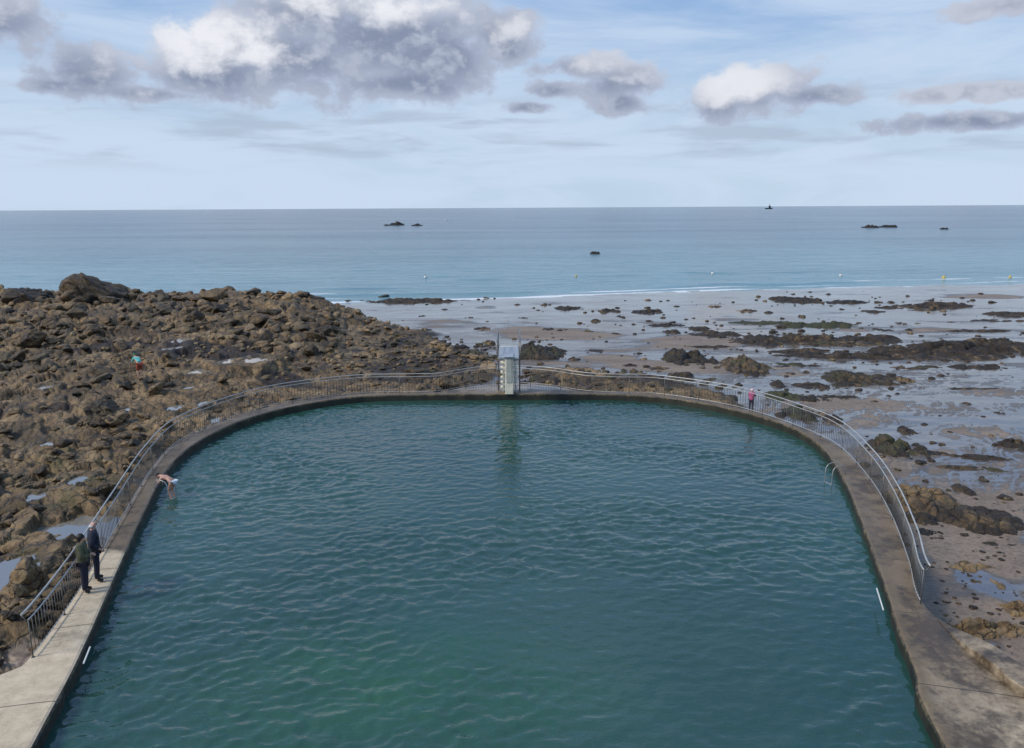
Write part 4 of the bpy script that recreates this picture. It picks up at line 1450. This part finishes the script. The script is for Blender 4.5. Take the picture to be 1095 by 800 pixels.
def hand(J, E, side, wrist, d, r=.009):
    """palm and five bent fingers continuing direction d from the wrist joint"""
    w = Vector(J[wrist][:3]); d = Vector(d).normalized()
    lat = d.cross(Vector((0, 0, 1)))
    if lat.length < .2: lat = Vector((0, 1, 0))
    lat.normalize(); nn = lat.cross(d)
    pk = side + 'palm'
    J[pk] = (*(w + d * .075), .036, .018); E.append((wrist, pk))
    for f, (o, l) in enumerate(((-.030, .062), (-.010, .074), (.010, .070), (.028, .055))):
        a = w + d * .10 + lat * o; b = a + d * l * .6 - nn * .008; c = b + d * l * .45 - nn * .03
        for q, pt in (('a', a), ('b', b), ('c', c)): J[side + 'f%d' % f + q] = (*pt, r)
        E += [(pk, side + 'f%da' % f), (side + 'f%da' % f, side + 'f%db' % f), (side + 'f%db' % f, side + 'f%dc' % f)]
    a = w + d * .045 - lat * .04; b = a + d * .035 - lat * .022
    J[side + 'ta'] = (*a, r * 1.1); J[side + 'tb'] = (*b, r)
    E += [(pk, side + 'ta'), (side + 'ta', side + 'tb')]


def person(loc, rotz, label, j, clothes, hair=None, scale=1., group=None):
    """j: joints (metres, facing +y); clothes: list of (name, joint chain edges, radius scale, material)"""
    t = empty('person', loc, rotz)
    t.scale = (scale,) * 3
    tag(t, label, 'person', group)
    J = dict(j)
    E = [('pelvis', 'waist'), ('waist', 'chest'), ('chest', 'neck'), ('neck', 'jaw'), ('jaw', 'head'), ('head', 'crown')]
    for s in 'lr':
        E += [('chest', s + 'sh'), (s + 'sh', s + 'el'), (s + 'el', s + 'wr'), ('pelvis', s + 'hip'), (s + 'hip', s + 'kn'), (s + 'kn', s + 'an'), (s + 'an', s + 'toe')]
    # face: nose and ears
    hd = Vector(J['head'][:3]); fwd = Vector(J['_fwd']); upv = (Vector(J['crown'][:3]) - Vector(J['jaw'][:3])).normalized()
    lat = fwd.cross(upv).normalized(); fwd = upv.cross(lat).normalized()
    del J['_fwd']
    J['nose'] = (*(hd + fwd * .105 - upv * .015), .014); E.append(('head', 'nose'))
    for s, sg in (('l', -1), ('r', 1)):
        J[s + 'ear'] = (*(hd + lat * sg * .085 - upv * .01), .016); E.append(('head', s + 'ear'))
        d = Vector(J[s + 'wr'][:3]) - Vector(J[s + 'el'][:3])
        hand(J, E, s, s + 'wr', d)
    bd = link('body', skin_mesh('body', J, E, M['skin']), t)
    for s, sg in (('l', -1), ('r', 1)):
        MB().ball(hd + fwd * .083 + lat * sg * .032 + upv * .012, .012, 1).build('eye', M['hair'], bd)
    for nm, ch, ed, mt in clothes:
        C = {}
        for k, v in ch.items():
            b = list(J[k]) if k in J else None
            if isinstance(v, (int, float)):
                rad = [x + v for x in (b[3:] if len(b) > 4 else [b[3], b[3]])]
                C[k] = (*b[:3], *rad)
            else:
                C[k] = v
        link(nm, skin_mesh(nm, C, ed, M[mt]), t)
    if hair:
        for nm, off, rad, mt in hair:
            c = hd + fwd * off[1] + upv * off[2] + lat * off[0]
            o = MB().ball((0, 0, 0), rad, 3).build(nm, M[mt], t)
            q = Matrix((lat, fwd, upv)).transposed().to_quaternion()
            o.rotation_mode = 'QUATERNION'; o.rotation_quaternion = q; o.location = c
    return t


def standing(ls=(-.22, .10), rs=(.22, .10)):
    J = {'pelvis': (0, 0, .96, .145, .105), 'waist': (0, .0, 1.10, .13, .10), 'chest': (0, -.01, 1.32, .155, .115), 'neck': (0, -.005, 1.485, .055, .055), 'jaw': (0, .03, 1.555, .062, .066),
         'head': (0, .03, 1.62, .080, .092), 'crown': (0, .015, 1.69, .060, .070)}
    for s, g in (('l', -1), ('r', 1)):
        J[s + 'sh'] = (g * .185, -.01, 1.41, .060, .060); J[s + 'el'] = (g * .25, -.04, 1.13, .042, .042); J[s + 'wr'] = (g * .23, .10, .90, .028, .028)
        J[s + 'hip'] = (g * .095, 0, .88, .095, .095); J[s + 'kn'] = (g * .105, .01, .50, .06, .06); J[s + 'an'] = (g * .11, -.02, .09, .04, .045); J[s + 'toe'] = (g * .125, .13, .04, .038, .03)
    J['_fwd'] = (0, 1, 0)
    return J


JK = [('pelvis', 'hem'), ('pelvis', 'waist'), ('waist', 'chest'), ('chest', 'neck'), ('chest', 'lsh'), ('lsh', 'lel'), ('lel', 'lwr'), ('chest', 'rsh'), ('rsh', 'rel'), ('rel', 'rwr')]
TR = [('pelvis', 'lhip'), ('lhip', 'lkn'), ('lkn', 'lan'), ('pelvis', 'rhip'), ('rhip', 'rkn'), ('rkn', 'ran')]
jackr = {'hem': (0, 0, .80, .20, .16), 'pelvis': .06, 'waist': .07, 'chest': .06, 'neck': .012, 'lsh': .05, 'lel': .04, 'lwr': .022, 'rsh': .05, 'rel': .04, 'rwr': .022}
trour = {'pelvis': .012, 'lhip': .015, 'lkn': .022, 'lan': .03, 'rhip': .015, 'rkn': .022, 'ran': .03}


def shoes(side):
    return ('shoe', {side + 'an': .015, side + 'toe': .014}, [(side + 'an', side + 'toe')], 'black')


def on_deck(px, py):
    p = at(px, py, DECK + .006); return Vector(p)


# woman in olive: hands held together in front
jw = standing()
for s, g in (('l', -1), ('r', 1)):
    jw[s + 'el'] = (g * .26, .02, 1.14, .042, .042); jw[s + 'wr'] = (g * .06, .21, 1.12, .028, .028)
person(on_deck(92.5, 633), R(-72), 'woman in olive green jacket and dark trousers standing on the left walkway', jw,
       [('jacket', dict(jackr, pelvis=.05), JK, 'olive'), ('trousers', trour, TR, 'jeans'), shoes('l'), shoes('r')],
       [('hair', (0, -.025, .025), (.098, .105, .11), 'hair'), ('hair_bun', (0, -.07, -.06), (.075, .06, .07), 'hair')], .97)
# man in navy: hands in pockets
jm = standing()
for s, g in (('l', -1), ('r', 1)):
    jm[s + 'el'] = (g * .30, -.06, 1.14, .044, .044); jm[s + 'wr'] = (g * .19, .10, .98, .028, .028)
    jm[s + 'toe'] = (g * .16, .14, .04, .04, .03)
person(on_deck(105, 621), R(-62), 'balding man in navy jacket and dark trousers beside the woman in olive', jm,
       [('jacket', dict(jackr, pelvis=.045), JK, 'navy'), ('trousers', trour, TR, 'jeans'), shoes('l'), shoes('r')],
       [('hair', (0, -.03, -.03), (.092, .088, .055), 'grey_hair')], 1.03)

# swimmer bent over the left ladder, feet on a rung below the water
sp = at(189, 531, 0)
js = {'pelvis': (0, -.02, .80, .14, .11), 'waist': (0, .15, .86, .12, .095), 'chest': (0, .42, .92, .15, .11), 'neck': (0, .62, .95, .055), 'jaw': (0, .69, .94, .06), 'head': (0, .76, .95, .08, .09), 'crown': (0, .83, .97, .06), '_fwd': (0, .75, -.66)}
for s, g in (('l', -1), ('r', 1)):
    js[s + 'sh'] = (g * .18, .46, .90, .058, .058); js[s + 'el'] = (g * .34, .44, .72, .042, .042); js[s + 'wr'] = (g * .22, .62, .78, .03, .03)
    js[s + 'hip'] = (g * .09, -.02, .73, .095, .095); js[s + 'kn'] = (g * .10, .14, .33, .06, .06); js[s + 'an'] = (g * .11, -.02, -.10, .042, .042); js[s + 'toe'] = (g * .12, .12, -.16, .04, .03)
person((sp[0] - .10, sp[1] - .05, -.02), R(90 - 20), 'bare chested swimmer in pale trunks bending over the left pool ladder', js,
       [('swim_trunks', {'pelvis': .012, 'lhip': .014, 'rhip': .014}, [('pelvis', 'lhip'), ('pelvis', 'rhip')], 'trunks')],
       [('hair', (0, -.02, .03), (.09, .10, .09), 'hair')], .84)

# child in pink leaning on the railing
jc = standing()
for s, g in (('l', -1), ('r', 1)):
    jc[s + 'el'] = (g * .22, .14, 1.18, .042, .042); jc[s + 'wr'] = (g * .15, .34, 1.25, .028, .028)
cp = on_deck(803, 439.5)
person(cp, R(-35), 'child in pink jacket and pale hat standing at the right railing', jc,
       [('jacket', dict(jackr, pelvis=.08, waist=.07), JK, 'pink'), ('trousers', trour, TR, 'jeans'), shoes('l'), shoes('r')],
       [('hat', (0, -.01, .055), (.125, .13, .10), 'pinkhat')], .66)

# forager stooping among the rocks
z = 0.
for _ in range(5):
    fp = at(150, 408, z); z = tz(fp[0], fp[1])
jf = {'pelvis': (0, -.15, .92, .14, .11), 'waist': (0, -.02, 1.04, .13, .10), 'chest': (0, .18, 1.17, .155, .115), 'neck': (0, .33, 1.25, .055), 'jaw': (0, .40, 1.27, .06), 'head': (0, .45, 1.31, .08, .09), 'crown': (0, .49, 1.37, .06), '_fwd': (0, .8, -.6)}
for s, g in (('l', -1), ('r', 1)):
    jf[s + 'sh'] = (g * .18, .22, 1.2, .058, .058); jf[s + 'el'] = (g * .23, .32, .94, .042, .042); jf[s + 'wr'] = (g * .19, .42, .72, .03, .03)
    jf[s + 'hip'] = (g * .09, -.14, .85, .095, .095); jf[s + 'kn'] = (g * .11, .02, .46, .06, .06); jf[s + 'an'] = (g * .12, -.1, .08, .042, .042); jf[s + 'toe'] = (g * .13, .05, .03, .04, .03)
person((fp[0], fp[1], z + .25), R(50), 'stooping person in turquoise top and red shorts among the reef rocks', jf,
       [('top', {'pelvis': .02, 'waist': .02, 'chest': .02, 'lsh': .02, 'rsh': .02, 'lel': .014, 'rel': .014}, [('pelvis', 'waist'), ('waist', 'chest'), ('chest', 'lsh'), ('lsh', 'lel'), ('chest', 'rsh'), ('rsh', 'rel')], 'turq'),
        ('shorts', {'pelvis': .025, 'lhip': .025, 'lkn': .03, 'rhip': .025, 'rkn': .03}, [('pelvis', 'lhip'), ('lhip', 'lkn'), ('pelvis', 'rhip'), ('rhip', 'rkn')], 'redshort')],
       [('cap', (0, -.01, .045), (.10, .115, .08), 'greencap')])
